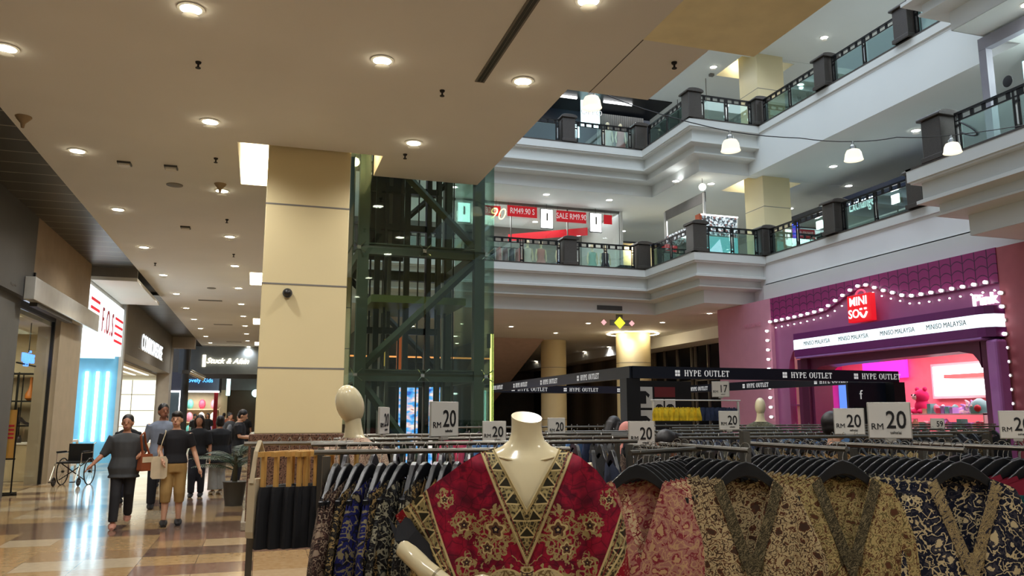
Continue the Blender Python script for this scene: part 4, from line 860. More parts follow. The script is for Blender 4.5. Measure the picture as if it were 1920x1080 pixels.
# clothes shop at the far side of the first balcony
t=thing('shop_window','glass front of the clothes shop on the first balcony floor','glazing',(10.5,31.6,FZ)); 
for a in (-6,-3.2,-.6,2.0): MB().box((a,0,0),(a+2.55 if a>-3.3 else a+2.75,.02,3.4)).build('pane',C['clear'],t)
for a in (-3.22,-.62,1.98,4.5): MB().box((a,-.02,0),(a+.04,.04,3.4)).build('mullion',C['rail'],t)
MB().box((-6,-.02,3.4),(4.6,.1,3.5)).build('head',C['mgrey'],t)
struct(MB().box((15.0,31.5,FZ),(15.12,36,10.65)).build('wall_right',C['white'])); struct(MB().box((3,36,FZ),(15.1,36.1,10.65)).build('wall_back',C['mgrey'])); area((10,33.8,10.4),(6,2),160,(.95,1,1),name='clothes_shop_light')
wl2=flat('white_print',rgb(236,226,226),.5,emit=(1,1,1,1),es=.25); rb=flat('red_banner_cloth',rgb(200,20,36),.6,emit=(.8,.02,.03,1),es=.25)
def banner(x0,x1,z0,z1,txt,label,y=31.5,sz=.36):
    t=thing('sale_banner',label,'banner',((x0+x1)/2,y,(z0+z1)/2)); w=(x1-x0)/2;h=(z1-z0)/2
    MB().box((-w,0,-h),(w,.02,h)).build('cloth',rb,t); text(txt,sz,wl2,t,(0,-.01,0),sx=.72,ext=.003)
    for x in (-w+.05,w-.05): MB().tube([(x,0,h),(x,0,10.63-(z0+z1)/2)],.006,4).build('cord',C['black'],t)
banner(8.6,9.4,9.98,10.42,'32.90','small red banner 32.90 at the left of the clothes shop window'); banner(9.7,11.05,10.02,10.5,'RM49.90 S','red banner RM49.90 in the clothes shop window'); banner(11.95,13.35,9.95,10.45,'SALE RM9.90','red banner SALE RM9.90 between the two light boxes'); banner(14.2,14.6,10.0,10.42,'','short plain red banner right of the second light box')
for x,l in ((11.45,'white lit poster box hanging left of the SALE banner'),(13.75,'white lit poster box hanging right of the SALE banner'),(7.75,'cyan lit poster box seen through the lift glass')):
    t=thing('poster_light_box',l,'light box',(x,31.35,10.0)); MB().box((-.26,0,-.42),(.26,.05,.4)).build('lit_face',C['wglow'] if x>8 else C['cyan'],t); MB().box((-.29,.02,-.45),(.29,.08,.43)).build('frame',C['black'],t); MB().box((-.03,-.01,-.1),(.05,0,.25)).build('printed_mark',C['mgrey'],t); MB().tube([(0,.04,.43),(0,.04,.64)],.01,4).build('cord',C['black'],t)
o=MB(); 
t=thing('neon_numeral','warm glowing handwritten 90 in the window, left of the sale banners','sign',(9.15,31.3,10.0)); text('90',.75,lamp('warm_neon',(1,.75,.3,1),2.5),t,(0,0,0),shear=.3,bold=-.01); MB().tube([(0,.03,.2),(0,.03,.64)],.006,4).build('cord',C['black'],t)
t=thing('shop_fascia','long red slanting board inside the clothes shop behind the banners','board',(12.3,33.6,9.7),0); MB().prism([(-1.9,-.28),(2.0,.25),(2.0,.62),(-1.9,.02)],.05).build('board',rb,t)
dress=[flat('dress_'+n,rgb(*c),.8) for n,c in (('mint',(150,190,170)),('rose',(190,130,120)),('blue',(120,140,170)),('cream',(210,200,180)),('dark',(50,50,60)))]
def dummy(x,y,z,mat,label,g=None,skirt=.3):
    t=thing('dress_form',label,'mannequin',(x,y,z),0,g); s=MB()
    s.lathe([(.25,0),(.25,.02),(.02,.03),(.02,.9)],n=14); s.build('stand',C['chrome'],t)
    MB().lathe([(.11,1.38),(.055,1.42),(.05,1.5)],n=12).build('neck',C['mann'],t,True); MB().ell((0,0,1.62),(.085,.1,.125),12,8).build('head',C['mann'],t,True)
    MB().rings([[(rx*math.cos(a)*(1+.06*math.sin(9*a)*f),ry*math.sin(a)*(1+.06*math.sin(9*a)*f),zz) for a in [i*2*PI/24 for i in range(24)]] for zz,rx,ry,f in ((.45,skirt,skirt*.8,1),(.8,.2,.16,.6),(1.0,.14,.1,0),(1.2,.17,.12,0),(1.36,.19,.08,0),(1.4,.1,.06,0))]).build('dress',mat,t,True)
    for sgn in (-1,1): MB().tube([(sgn*.18,0,1.36),(sgn*.23,0,1.1),(sgn*.22,-.05,.85)],[.045,.038,.028],8).build('arm',C['mann'],t,True)
    return t
for x,m_,l in ((10.4,3,'dress form in a cream dress behind the far railing, left'),(11.0,1,'dress form in a long rose dress behind the far railing'),(11.9,2,'dress form in a blue striped dress left of the middle pier'),(13.35,0,'dress form in a long mint dress right of the middle pier'),(13.95,4,'dress form in a dark dress near the window end')): dummy(x,30.9,FZ,dress[m_],l)
for x,l in ((9.3,'dark patterned blouses on a rack, far left behind the railing'),):
    t=thing('clothes_display',l,'clothes rack',(x,30.8,FZ)); nt=flat('print_mix',rgb(120,90,90),.8,var=.6,scale=25)
    for k in range(6): MB().rings([[( -.75+.28*k+rx*math.cos(a),.2*math.sin(a),zz) for a in [i*PI/5 for i in range(10)]] for zz,rx in ((.1,.13),(.8,.12),(1.25,.1),(1.3,.03))]).build('blouse',(nt,dress[4],dress[1])[k%3],t,True)
    MB().tube([(-.9,0,1.32),(.9,0,1.32)],.02,6).build('rail',C['blackm'],t); [MB().tube([(a,0,0),(a,0,1.32)],.02,6).build('post',C['blackm'],t) for a in (-.9,.9)]
t=thing('counter','dark counter with a blue glowing front under a yellow lit niche','counter',(15.9,31.2,FZ)); MB().box((-1.0,0,0),(.9,.6,.9)).build('body',C['navy'],t); MB().box((-.9,-.02,.05),(.5,0,.75)).build('blue_front',lamp('blue_front_glow',(.12,.3,.9,1),1.3),t); MB().box((-1.1,-.05,.9),(1,.65,.96)).build('top',C['black'],t)
t=thing('lit_niche','yellow lit niche wall behind the counter near the inner corner','niche',(16.6,33.6,FZ)); MB().box((-1.3,0,0),(1.3,.1,2.4)).build('wall',C['ceil_yellow'],t); MB().box((-1.5,-.6,2.4),(1.5,.1,2.5)).build('canopy',C['black'],t); l=plight((0,-.3,2.2),50,parent=t)
# phone counters at the projecting bay
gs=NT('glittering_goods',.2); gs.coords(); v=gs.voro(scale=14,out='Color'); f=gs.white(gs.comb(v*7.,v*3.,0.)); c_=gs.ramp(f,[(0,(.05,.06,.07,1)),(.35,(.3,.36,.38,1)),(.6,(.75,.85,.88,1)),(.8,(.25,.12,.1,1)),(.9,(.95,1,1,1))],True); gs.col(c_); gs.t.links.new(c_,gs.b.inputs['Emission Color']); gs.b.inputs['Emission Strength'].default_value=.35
t=thing('glass_showcase','glass showcase full of glittering phone cases above the railing by the square column','showcase',(16.5,25.9,FZ)); 
MB().box((-.75,0,1.25),(.8,.04,2.0)).build('goods_panel',gs.mat,t); MB().box((-.8,-.02,2.0),(.85,.3,2.05)).build('light_rim',C['wglow'],t); MB().box((-.85,-.02,0),(-.75,.3,2.05)).build('orange_side',flat('orange_board',rgb(190,90,50),.5),t); MB().box((-.75,0,0),(.8,.5,1.2)).build('teal_counter',lamp('teal_counter_glow',(.2,.62,.62,1),.55),t)
for x in (-.8,.8): MB().box((x,0,0),(x+.04,.04,2.05)).build('edge_frame',C['chrome'],t)
MB().prism([(-.45,.65),(0,1.1),(.1,.6),(-.05,.1)],.02,'y',-.03).build('pale_diamond',lamp('pale_cyan_glow',(.55,.85,.95,1),.8),t)
t=thing('glass_showcase','small showcase with pink and white goods and overhead white frame, left of the corner pier','showcase',(15.9,27.6,FZ),PI/2); 
MB().box((-1.6,-.05,1.1),(1.4,0,1.85)).build('goods_panel',gs.mat,t); MB().box((-1.6,-.05,0),(1.4,.4,1.1)).build('counter',C['dgrey'],t); 
for x in (-1.7,1.4): MB().box((x,-.05,0),(x+.08,.03,2.9)).build('frame_post',C['signw'],t)
MB().box((-1.7,-.07,2.55),(1.48,-.03,2.95)).build('frame_board',C['mgrey'],t); MB().box((1.4,-.09,1.1),(1.47,-.05,2.5)).build('light_tube',C['wglow'],t)
o=MB().ell((0,0,0),(.14,.14,.14),16,10).build('globe_lamp',lamp('globe_glow',(1,.95,.8,1),5),None,True,loc=(15.9,26.0,10.3)); 
MB().tube([(0,0,.1),(0,0,.35)],.01,5).build('hanging_rod',C['black'],o); tag(o,'glowing round globe lamp hanging under the first balcony ceiling by the square column','lamp')
# money exchange
t=thing('exchange_booth','dark blue booth with white letters y Exchange behind the right railing','booth',(20.6,20.5,FZ)); MB().box((0,-2.6,0),(1.2,6.6,2.55)).build('body',flat('dark_blue_board',rgb(20,34,60),.4),t)
text('Money Exchange',.68,lamp('exchange_letters',(.8,1,1,1),2.2),t,(-.03,2.92,2.1),FX,.004,0,sx=.5); MB().box((-.04,-2.5,1.35),(0,6.5,1.4)).build('pale_line',C['white'],t); MB().box((-.05,-2.4,.75),(0,6.4,1.0)).build('teal_counter_light',lamp('teal_strip',(.25,.7,.8,1),1.0),t)
MB().box((-.06,6.0,1.6),(0,6.5,2.2)).build('blue_logo',lamp('blue_logo_glow',(.05,.1,.9,1),1.5),t)
for y,l in ((21.75,'glaring white floodlight behind the right railing, beside the dark stone pier'),(18.35,'glaring white floodlight behind the right railing, nearest the projecting bay')):
    t=thing('floodlight',l,'floodlight',(17.8,y,FZ)); MB().tube([(0,0,0),(0,0,.65)],.02,6).build('stand',C['black'],t); MB().box((-.05,-.16,.65),(.06,.16,.95)).build('housing',C['black'],t); MB().box((-.07,-.14,.67),(-.05,.14,.93)).build('lit_face',lamp('flood_glow',(1,1,.97,1),45),t)
# second floor: dark shop with tubes and cyan sign, left of the first bell lamp
Z2=12.15
t=thing('dark_shop','dark shop with white tube lights and cyan signs on the second balcony floor','shop',(14.0,32.6,Z2)); MB().box((-5,0,0),(3.2,.1,3.5)).build('back_wall',C['navy'],t)
MB().box((-.9,-1.3,2.2),(.0,-1.25,3.45)).build('cyan_sign',C['cyan'],t); text('OPPO',.4,wl2,t,(-.4,-1.32,2.9)); MB().box((-1.6,-1.2,1.7),(-.95,-1.15,2.3)).build('cyan_screen',C['cyan'],t)
for a,b in ((-2.3,-1.2),(.1,1.5)): MB().box((a,-1.6,3.36),(b,-1.5,3.44)).build('tube_light',C['wglow'],t)
MB().box((-5,-2.2,3.45),(3.2,0,3.5)).build('dark_ceiling',C['black'],t); cu=MB()
for i in range(24): cu.tube([(.3+.1*i,-.4,.6),(.3+.1*i,-.4,3.3)],.045,5)
cu.build('pleated_curtain',C['mgrey'],t)
for x,m_,l in ((14.4,3,'dress form in a white jacket behind the second balcony railing'),(15.0,1,'dress form in a red striped top behind the second balcony railing')):
    dummy(x-.9,29.4,Z2,dress[m_],l,skirt=.2)
# white sign board with dark letters across the bay
t=thing('name_board','white hanging board HM GADGET MOBILE beside the upper corner pier','sign',(17.3,28.9,16.0)); MB().box((-.04,-1.6,-.32),(.04,1.6,.36)).build('board',C['signw'],t); text('HM GADGET MOBILE',.42,C['ink'],t,(-.045,0,.02),FX,.003,.008,sx=.78); MB().box((-.1,-1.75,-.45),(.08,-1.6,.45)).build('end_frame',C['mgrey'],t)
for y in (-1.2,1.2): MB().tube([(0,y,.36),(0,y,-.36-3.4)],.02,6).build('support',C['mgrey'],t)
# lit kiosk frame behind the nearest right bay
t=thing('kiosk_frame','white framed lit kiosk with apple shaped mark behind the nearest railing','kiosk',(16.3,11.7,FZ)); 
FR=flat('grey_frame',rgb(150,148,156),.4)
for y in (-2.2,1.9): MB().box((-.1,y,0),(.1,y+.2,3.145)).build('frame_post',FR,t)
MB().box((-.1,-2.2,3.15),(.1,2.1,3.45)).build('frame_beam',FR,t); MB().box((1.6,-2.2,.0),(1.7,2.1,3.4)).build('back_wall',C['white'],t)
MB().box((.9,1.2,1.4),(1.0,1.8,2.9)).build('lit_poster',lamp('cyan_poster',(.6,.95,1,1),1.2),t)
m=MB(); m.ell((0,1.5,2.15),(.02,.13,.14),14,10); m.build('dark_fruit_mark',C['ink'],t)
text('original',.12,C['ink'],t,(.89,1.5,2.6),FX,.003)
MB().box((.3,-2.2,.9),(1.6,2.1,1.0)).build('counter_top',C['white'],t); MB().box((.3,-2.2,0),(1.6,2.1,.9)).build('counter',C['mgrey'],t)
plight((.8,.6,2.9),60,(.85,.97,1),parent=t)
for i,(y,z) in enumerate(((.5,2.95),(.1,2.9))): MB().ell((.6,y,z),(.07,.07,.05),8,6).build('star_spot',lamp('spot_star',(.9,1,1,1),12),t)
for i,(y,l) in enumerate(((10.9,'small dark box stack on the handrail at the right edge, left one'),(10.55,'small dark box stack on the handrail at the right edge, right one'))):
    o=bevel(MB().box((-.13,-.14,0),(.13,.14,.28)).build('dark_box',dk[0],None,loc=(14.73,y,8.356)),.01); tag(o,l,'box')
# plant tops behind the upper right railing
for i,y in enumerate((22.7,22.2)):
    t=thing('balcony_plant','small dark leafy plant behind the upper right railing, %s of two'%('left','right')[i],'plant',(18.0,y,12.15)); MB().lathe([(.14,0),(.18,.3),(.16,.3)],n=14).build('pot',C['dgrey'],t)
    m=MB()
    for k in range(26):
        a=k*2.4; r_=.12+.2*random.random(); z_1=.35+.45*random.random(); m.add([(0,0,.25),(r_*.6*math.cos(a)+.03*math.sin(a),r_*.6*math.sin(a)-.03*math.cos(a),z_1),(r_*math.cos(a),r_*math.sin(a),z_1-.02),(r_*.6*math.cos(a)-.03*math.sin(a),r_*.6*math.sin(a)+.03*math.cos(a),z_1)],[(0,1,2,3)])
    m.build('foliage',C['leaf'] if 'leaf' in C else flat('dark_leaf',rgb(40,62,36),.5),t)
# ================================================================ people
def solid(mb,name,mat,parent,vox=.011,it=3):
    o=mb.build(name,mat); r=o.modifiers.new('r','REMESH'); r.mode='VOXEL'; r.voxel_size=vox; r.use_smooth_shade=True
    s=o.modifiers.new('s','SMOOTH'); s.iterations=it; s.factor=.5; bpy.context.view_layer.update()
    me=bpy.data.meshes.new_from_object(o.evaluated_get(bpy.context.evaluated_depsgraph_get())); me.name=name
    me.materials.clear(); me.materials.append(mat); o.modifiers.clear(); o.data=me
    for p in me.polygons: p.use_smooth=True
    o.parent=parent; return o
SK=dict(a=flat('skin_tan',rgb(176,124,96),.5),b=flat('skin_light',rgb(206,158,130),.5),c=flat('skin_brown',rgb(150,100,76),.5))
HR=flat('black_hair',rgb(24,18,18),.45); LIP=flat('lip',rgb(150,70,70),.5)
def person(label,x,y,rz,h,skin='a',legs=((-.055,0,0),(.055,0,0)),arms=(((-.14,.0,.62),(-.15,-.04,.47)),((.14,0,.62),(.15,-.04,.47))),top=None,sleeve=.5,hem=.5,bottom=None,cuff=.05,loose=1.,shoes=None,hair='short',headrot=0,tilt=0,scarf=None,topw=1.,detail=True,skirt=False,group=None):
    t=thing('person',label,'person',(x,y,0),rz,group); V=.0095 if detail else .02
    sh=.82*h; hipz=.52*h; legs=[(a*h,b*h,c*h) for a,b,c in legs]; arms=[[tuple(q*h for q in p) for p in A] for A in arms]
    Hr=Matrix.Rotation(headrot,3,'Z')@Matrix.Rotation(tilt,3,'X'); hc=Vector((0,-.012*h,.925*h)); nb=Vector((0,.0,.85*h))
    def H(p): return nb+Hr@(Vector(p)*h+hc-nb)
    b=MB()
    def ring(z,rx,ry,cy_=0): return [(rx*h*math.cos(a),cy_*h+ry*h*math.sin(a),z*h) for a in [i*2*PI/16 for i in range(16)]]
    TR=[(.47,.085,.06),(.53,.097,.068),(.62,.078,.055),(.70,.087,.062),(.76,.095,.064),(.80,.096,.052),(.825,.068,.042),(.84,.04,.036)]
    b.rings([ring(z,a,c) for z,a,c in TR])
    b.tube([(0,.005*h,.82*h),H((0,.012,-.05))],[.034*h,.03*h],12)
    rot=Hr
    b.ell(H((0,.008,.012)),(.046*h,.056*h,.062*h),16,12,rot); b.ell(H((0,-.012,-.03)),(.034*h,.038*h,.036*h),14,10,rot)
    b.tube([H((0,-.048,.008)),H((0,-.062,-.014))],[.006*h,.010*h],8)
    for s in (-1,1): b.ell(H((s*.047,.008,-.004)),(.007*h,.012*h,.018*h),8,6,rot)
    leg=[]
    for i,(fx,fy,fz) in enumerate(legs):
        s=-1 if fx<0 else 1; hp=(s*.052*h,0,.5*h); an=(fx,fy,.05*h+fz); kn=((hp[0]+an[0])/2,(hp[1]+an[1])/2-.02*h-abs(fz)*.5,.285*h+fz*.45); leg.append((hp,kn,an))
        b.tube([hp,((hp[0]+kn[0])/2,(hp[1]+kn[1])/2,(hp[2]+kn[2])/2),kn,((kn[0]+an[0])/2,(kn[1]+an[1])/2+.008*h,(kn[2]+an[2])/2+.01*h),an],[.052*h,.045*h,.032*h,.032*h,.021*h],12)
        b.tube([(an[0],an[1]+.02*h,an[2]-.025*h),(an[0],an[1]-.05*h,an[2]-.035*h),(an[0],an[1]-.095*h,an[2]-.04*h)],[.024*h,.026*h,.014*h],10,flat=(1,.7))
    for s,(el,wr) in zip((-1,1),arms):
        S0=Vector((s*.1*h,0,.8*h)); el=Vector(el); wr=Vector(wr); b.tube([S0,S0.lerp(el,.5),el,el.lerp(wr,.4),wr],[.031*h,.027*h,.023*h,.022*h,.0145*h],12)
        d=(wr-el).normalized(); side=d.cross(Vector((0,1,0))).normalized() if abs(d.y)<.9 else Vector((1,0,0)); n_=d.cross(side)
        b.ell(wr+d*.028*h,(.018*h,.018*h,.03*h),10,8,d.to_track_quat('Z','Y').to_matrix())
        if detail:
            for k,l_ in enumerate((.042,.048,.046,.036)):
                o_=n_*((k-1.5)*.0095*h); p0=wr+d*.045*h+o_; b.tube([p0,p0+d*l_*.55*h+side*.003*h*s,p0+d*l_*h*.95-side*.008*h*s],[.0052*h,.005*h,.0038*h],6)
            b.tube([wr+d*.012*h+n_*.014*h,wr+d*.03*h+n_*.028*h,wr+d*.05*h+n_*.03*h],[.006*h,.0056*h,.004*h],6)
        else: b.ell(wr+d*.07*h,(.012*h,.014*h,.025*h),8,6,d.to_track_quat('Z','Y').to_matrix())
    solid(b,'body',SK[skin],t,V,2)
    if detail:
        for s in (-1,1): MB().ell(H((s*.018,-.052,.008)),(.0055*h,.003*h,.0035*h),8,6).build('eye',C['ink'],t,True)
        MB().tube([H((-.013,-.049,-.036)),H((0,-.053,-.038)),H((.013,-.049,-.036))],.0035*h,6).build('mouth',LIP,t,True)
        for s in (-1,1): MB().tube([H((s*.01,-.056,.02)),H((s*.026,-.052,.02))],.0014*h,5).build('eyebrow',HR,t)
    if top:
        m=MB(); k=1.13*topw; m.rings([ring(z,a*k*1.06,c*k*1.12) for z,a,c in [(hem,.093,.067),(hem+.01,.094,.068)]+[q for q in TR if q[0]>hem+.02]][:-1]+[ring(.838,.05,.043)])
        for s,(el,wr) in zip((-1,1),arms):
            S0=Vector((s*.095*h,0,.795*h)); el=Vector(el); wr=Vector(wr); tot=(el-S0).length+(wr-el).length; L_=tot*sleeve; pts=[S0]; rr=[.048*h*topw]
            if L_<=(el-S0).length: pts+= [S0.lerp(el,L_/(el-S0).length)]; rr+=[.041*h*topw]
            else: pts+=[el,el.lerp(wr,(L_-(el-S0).length)/(wr-el).length)]; rr+=[.032*h*topw,.026*h*topw]
            m.tube(pts,rr,12)
        solid(m,'shirt',top,t,.013 if detail else .022,2)
    if bottom:
        m=MB(); m.rings([ring(z,a*1.12,c*1.18) for z,a,c in ((.46,.092,.066),(.53,.097,.07),(.6,.083,.06))])
        if skirt: m.rings([ring(z,a,c) for z,a,c in ((cuff,.13,.1),(.45,.1,.075),(.56,.095,.07))])
        else:
            for hp,kn,an in leg:
                A=Vector(hp);B=Vector(kn);D=Vector(an); e=D.lerp(B,max(0,(cuff*h-.05*h)/max(.01,(B.z-D.z)))) if cuff*h<B.z else B
                m.tube([A,A.lerp(B,.5),B,e],[.06*h,.05*h*(.6+.4*loose),.045*h*min(loose,1.25),(.03*loose+.008)*h*(1.2 if loose>1.2 else 1)],12)
        solid(m,'trousers' if not skirt else 'skirt',bottom,t,.013 if detail else .022,2)
    for hp,kn,an in leg:
        m=MB(); m.tube([(an[0],an[1]+.034*h,an[2]-.02*h),(an[0],an[1]+.0*h,an[2]-.018*h),(an[0],an[1]-.05*h,an[2]-.03*h),(an[0],an[1]-.105*h,an[2]-.038*h)],[.022*h,.034*h,.031*h,.016*h],12,flat=(1,.75)); o=m.build('shoe',shoes or C['ink'],t,True)
    if scarf:
        m=MB(); m.ell(H((0,.012,.014)),(.056*h,.068*h,.075*h),16,12,rot); m.ell(H((0,.015,-.06)),(.06*h,.06*h,.05*h),14,10,rot); 
        m.rings([ring(z,a,c) for z,a,c in ((.77,.09,.07),(.83,.075,.06),(.87,.045,.045))]); o=solid(m,'headscarf',scarf,t,.01,1)
        MB().ell(H((0,-.042,-.006)),(.03*h,.022*h,.042*h),14,10,rot).build('face',SK[skin],t,True)
    elif hair:
        m=MB(); m.ell(H((0,.016,.026)),(.051*h,.058*h,.058*h),16,12,rot); m.ell(H((0,.03,-.002)),(.047*h,.04*h,.045*h),14,10,rot)
        if hair=='cap': m.ell(H((0,-.01,.048)),(.046*h,.05*h,.03*h),14,10,rot)
        if hair=='bob': m.ell(H((0,.014,-.012)),(.056*h,.052*h,.062*h),14,10,rot)
        if hair=='long':
            m.tube([H((0,.03,.02)),H((0,.05,-.06)),H((0,.055,-.17))],[.052*h,.05*h,.03*h],12)
            for s in (-1,1): m.tube([H((s*.04,.0,.03)),H((s*.05,.01,-.03)),H((s*.045,.015,-.1))],[.02*h,.022*h,.012*h],8)
        if hair=='tail': m.tube([H((0,.06,.03)),H((0,.09,.0)),H((0,.085,-.08)),H((0,.07,-.13))],[.022*h,.027*h,.022*h,.008*h],10)
        solid(m,'hair',HR,t,.01,1)
    return t
fabr=lambda n,c,r=.85: flat(n,rgb(*c),r,var=.08,scale=9)
char=fabr('charcoal_jersey',(62,64,66)); legg=fabr('dark_leggings',(34,34,38)); blsh=fabr('blue_grey_shirt',(128,138,158)); nvt=fabr('navy_trousers',(26,28,40)); bpolo=fabr('black_polo',(20,20,26)); khaki=fabr('khaki_cotton',(158,126,74)); gtr=fabr('light_grey_trousers',(140,140,138)); bjk=fabr('black_jacket',(18,20,26)); wsh=fabr('white_shoe',(190,186,180),.5); psh=fabr('blush_shoe',(186,130,110),.5); cvs=fabr('cream_canvas',(202,186,156)); tanl=fabr('tan_leather',(140,74,44),.45)
w=person('person in charcoal oversized T-shirt and dark leggings walking with a tan shoulder bag',-1.84,12.86,R(6),1.6,'a',((-.06,-.06,0),(.05,.12,.05)),(((-.17,.0,.66),(-.26,-.05,.56)),((.15,.02,.67),(.12,-.1,.64))),char,.62,.44,legg,.06,1.,psh,'tail',R(-8),0,None,1.2)
m=MB(); m.rings([[(sx*wd,sy*.045,zz) for sx,sy in ((-1,-1),(1,-1),(1,1),(-1,1))] for zz,wd in ((0,.1),(.02,.115),(.16,.1),(.24,.07))]); t=thing('shoulder_bag','tan and cream shoulder bag hanging at the side of the person in charcoal','bag',(-1.55,12.76,.80),R(48)); m.build('body',tanl,t,True); MB().box((-.1,-.05,.12),(.1,-.044,.2)).build('cream_panel',cvs,t); MB().tube([(-.06,0,.22),(-.10,.02,.5),(-.06,.0,.55),(.0,.03,.4),(.06,0,.22)],.01,6,flat=(1,2)).build('strap',tanl,t)
person('tall person in pale blue-grey shirt and navy trousers walking behind the other two',-1.62,15.2,R(4),1.79,'c',((-.06,.05,.0),(.06,-.06,0)),(((-.15,.04,.63),(-.15,-.02,.49)),((.15,.02,.63),(.14,-.05,.49))),blsh,.55,.5,nvt,.05,1.05,C['ink'],'short',R(22))
person('person in black polo shirt and khaki cropped trousers carrying a cream tote',-1.18,12.95,R(6),1.65,'b',((-.06,-.03,0),(.06,.03,0)),(((-.13,-.01,.65),(-.10,-.1,.57)),((.16,.02,.64),(.21,-.03,.49))),bpolo,.36,.54,khaki,.2,1.12,C['ink'],'cap',R(-14))
t=thing('tote_bag','cream canvas tote hanging from the shoulder of the person in the black polo','bag',(-1.37,12.80,.80),R(5)); MB().rings([[(sx*wd,sy*.03,zz) for sx,sy in ((-1,-1),(1,-1),(1,1),(-1,1))] for zz,wd in ((-.12,.08),(-.09,.11),(.15,.11),(.2,.08))]).build('body',cvs,t,True); MB().tube([(-.03,0,.18),(.02,-.02,.4),(.06,.04,.55),(.05,.13,.56)],.014,6,flat=(.5,1.6)).build('strap',cvs,t)
person('person in black jacket and pale wide trousers seen from behind near the palm',-.78,17.6,R(205),1.58,'a',((-.05,0,0),(.05,0,0)),(((-.14,-.02,.66),(-.1,-.1,.6)),((.14,-.02,.66),(.1,-.1,.6))),bjk,.95,.4,gtr,.06,1.6,wsh,'bob',0,0,None,1.3)
person('person in black T-shirt looking down at a phone, sideways beside the palm',-.42,18.5,R(80),1.72,'b',((-.05,0,0),(.05,.06,0)),(((-.13,-.03,.66),(-.06,-.2,.64)),((.13,-.03,.66),(.05,-.2,.64))),bpolo,.35,.5,nvt,.05,1.05,C['ink'],'short',0,R(22))
t=thing('phone','dark phone held by the person in the black T-shirt','phone',(-.0,18.42,1.14),R(80)); bevel(MB().box((-.036,-.075,0),(.036,.075,.009)).build('slab',C['ink'],t),.003)
t=thing('backpack','grey backpack on the back of the person looking at a phone','backpack',(-.62,18.52,1.2),R(80)); MB().ell((0,0,0),(.13,.07,.2),12,10).build('body',fabr('grey_pack',(110,112,116)),t,True); MB().box((-.08,-.075,-.12),(.08,-.05,.02)).build('pocket',C['mgrey'],t)
FP=[(-2.35,16.6,R(20),1.6,bjk,nvt,'person in black and white half hidden behind the person in charcoal','bob'),(-2.1,20,R(10),1.62,bjk,nvt,'dark haired person between the charcoal and blue shirts, farther back','short'),(-1.15,17.2,R(-5),1.6,bjk,nvt,'person mostly hidden behind the one in the black polo','long'),
 (-3.1,43,R(10),1.6,bjk,khaki,'far person in black top and beige skirt near the far shop','bob'),(-2.45,42,R(-10),1.68,bpolo,blsh,'far person in black top and pale blue shorts near the far shop','long'),(-1.9,47,R(160),1.7,cvs,nvt,'far person in a pale top at the end of the walkway','short'),(-1.0,30,R(30),1.66,char,nvt,'person in grey standing left of the second column','short'),(-.75,32,R(-40),1.62,cvs,nvt,'person in a cream top beside the second column','bob'),(-.6,36,R(10),1.7,bjk,nvt,'dark clothed person near the third column','long'),(-3.4,47,R(0),1.65,wsh,nvt,'far person in a white top before the far shop','short'),(-1.4,40,R(180),1.72,tanl,nvt,'far person in a brown top walking away','short')]
for x,y,rz,h,tp,bt,l,hr in FP: person(l,x,y,rz,h,'a',((-.05,-.03,0),(.05,.05,0)),top=tp,bottom=bt,hair=hr,detail=False,skirt='skirt' in l,cuff=.25 if 'skirt' in l or 'shorts' in l else .05,loose=1.1)
# shoppers among the racks
person('shopper with dark tied hair bending over the racks, beside the middle price sign',2.98,5.42,R(-50),1.50,'c',top=bjk,bottom=nvt,hair='tail',headrot=R(-30),tilt=R(30),arms=(((-.13,-.06,.66),(-.08,-.2,.62)),((.13,-.06,.66),(.08,-.2,.62))))
person('shopper in a dusty pink headscarf left of the middle price sign',3.84,7.95,R(-60),1.52,'b',top=fabr('dusty_pink',(190,120,110)),bottom=nvt,scarf=fabr('pink_scarf',(196,130,118)),hair=None,tilt=R(20))
person('shopper with long dark hair behind the headscarf, left of the kiosk post',4.12,9.0,R(100),1.58,'b',top=char,bottom=nvt,hair='long',tilt=R(10))
person('shopper with short dark hair mostly hidden behind the largest price sign',4.5,5.5,R(20),1.62,'b',top=bjk,bottom=nvt,hair='short',headrot=R(60))
# ---------------------------------------------------------------- palm in a pot beside the near column
LF=flat('palm_green',rgb(36,58,34),.45,var=.3,scale=8)
t=thing('potted_palm','dark green potted palm standing by the left edge of the near column','plant',(-.38,15.4,0)); MB().lathe([(.15,0),(.2,.4),(.22,.42),(.19,.42)],n=20).build('pot',C['dgrey'],t,True); MB().lathe([(.05,.38),(.035,.7),(.02,.95)],n=8).build('stem',flat('palm_stem',rgb(70,64,40),.7),t,True)
rnd=random.Random(3)
for k in range(13):
    a=k*2.399; L_=.75+.25*rnd.random(); el=.5+.9*rnd.random(); m=MB(); P=[]
    for i in range(9):
        f=i/8; r_=L_*f*math.cos(el*(1-f*.6)); zz=.6+.3*(k%3)/3+L_*f*math.sin(el)*(1-f*.75); P.append(Vector((r_*math.cos(a),r_*math.sin(a),zz)))
    m.tube(P,[.008]*8+[.003],5); sd=Vector((-math.sin(a),math.cos(a),0))
    for i in range(1,9):
        for u in (0,.33,.66):
            if i+u>8: continue
            p=P[i].lerp(P[min(i+1,8)],u); d=(P[min(i+1,8)]-P[i-1]).normalized(); l_=.22*math.sin(PI*min(.95,(i+u)/9+.12))
            for s in (-1,1):
                q=p+sd*s*l_+d*l_*.7-Vector((0,0,l_*.35)); w_=d*.007; m.add([p-w_,p+w_,p.lerp(q,.5)+w_*1.1,q,p.lerp(q,.5)-w_*1.1],[(0,1,2,3,4)])
    m.build('frond',LF,t)
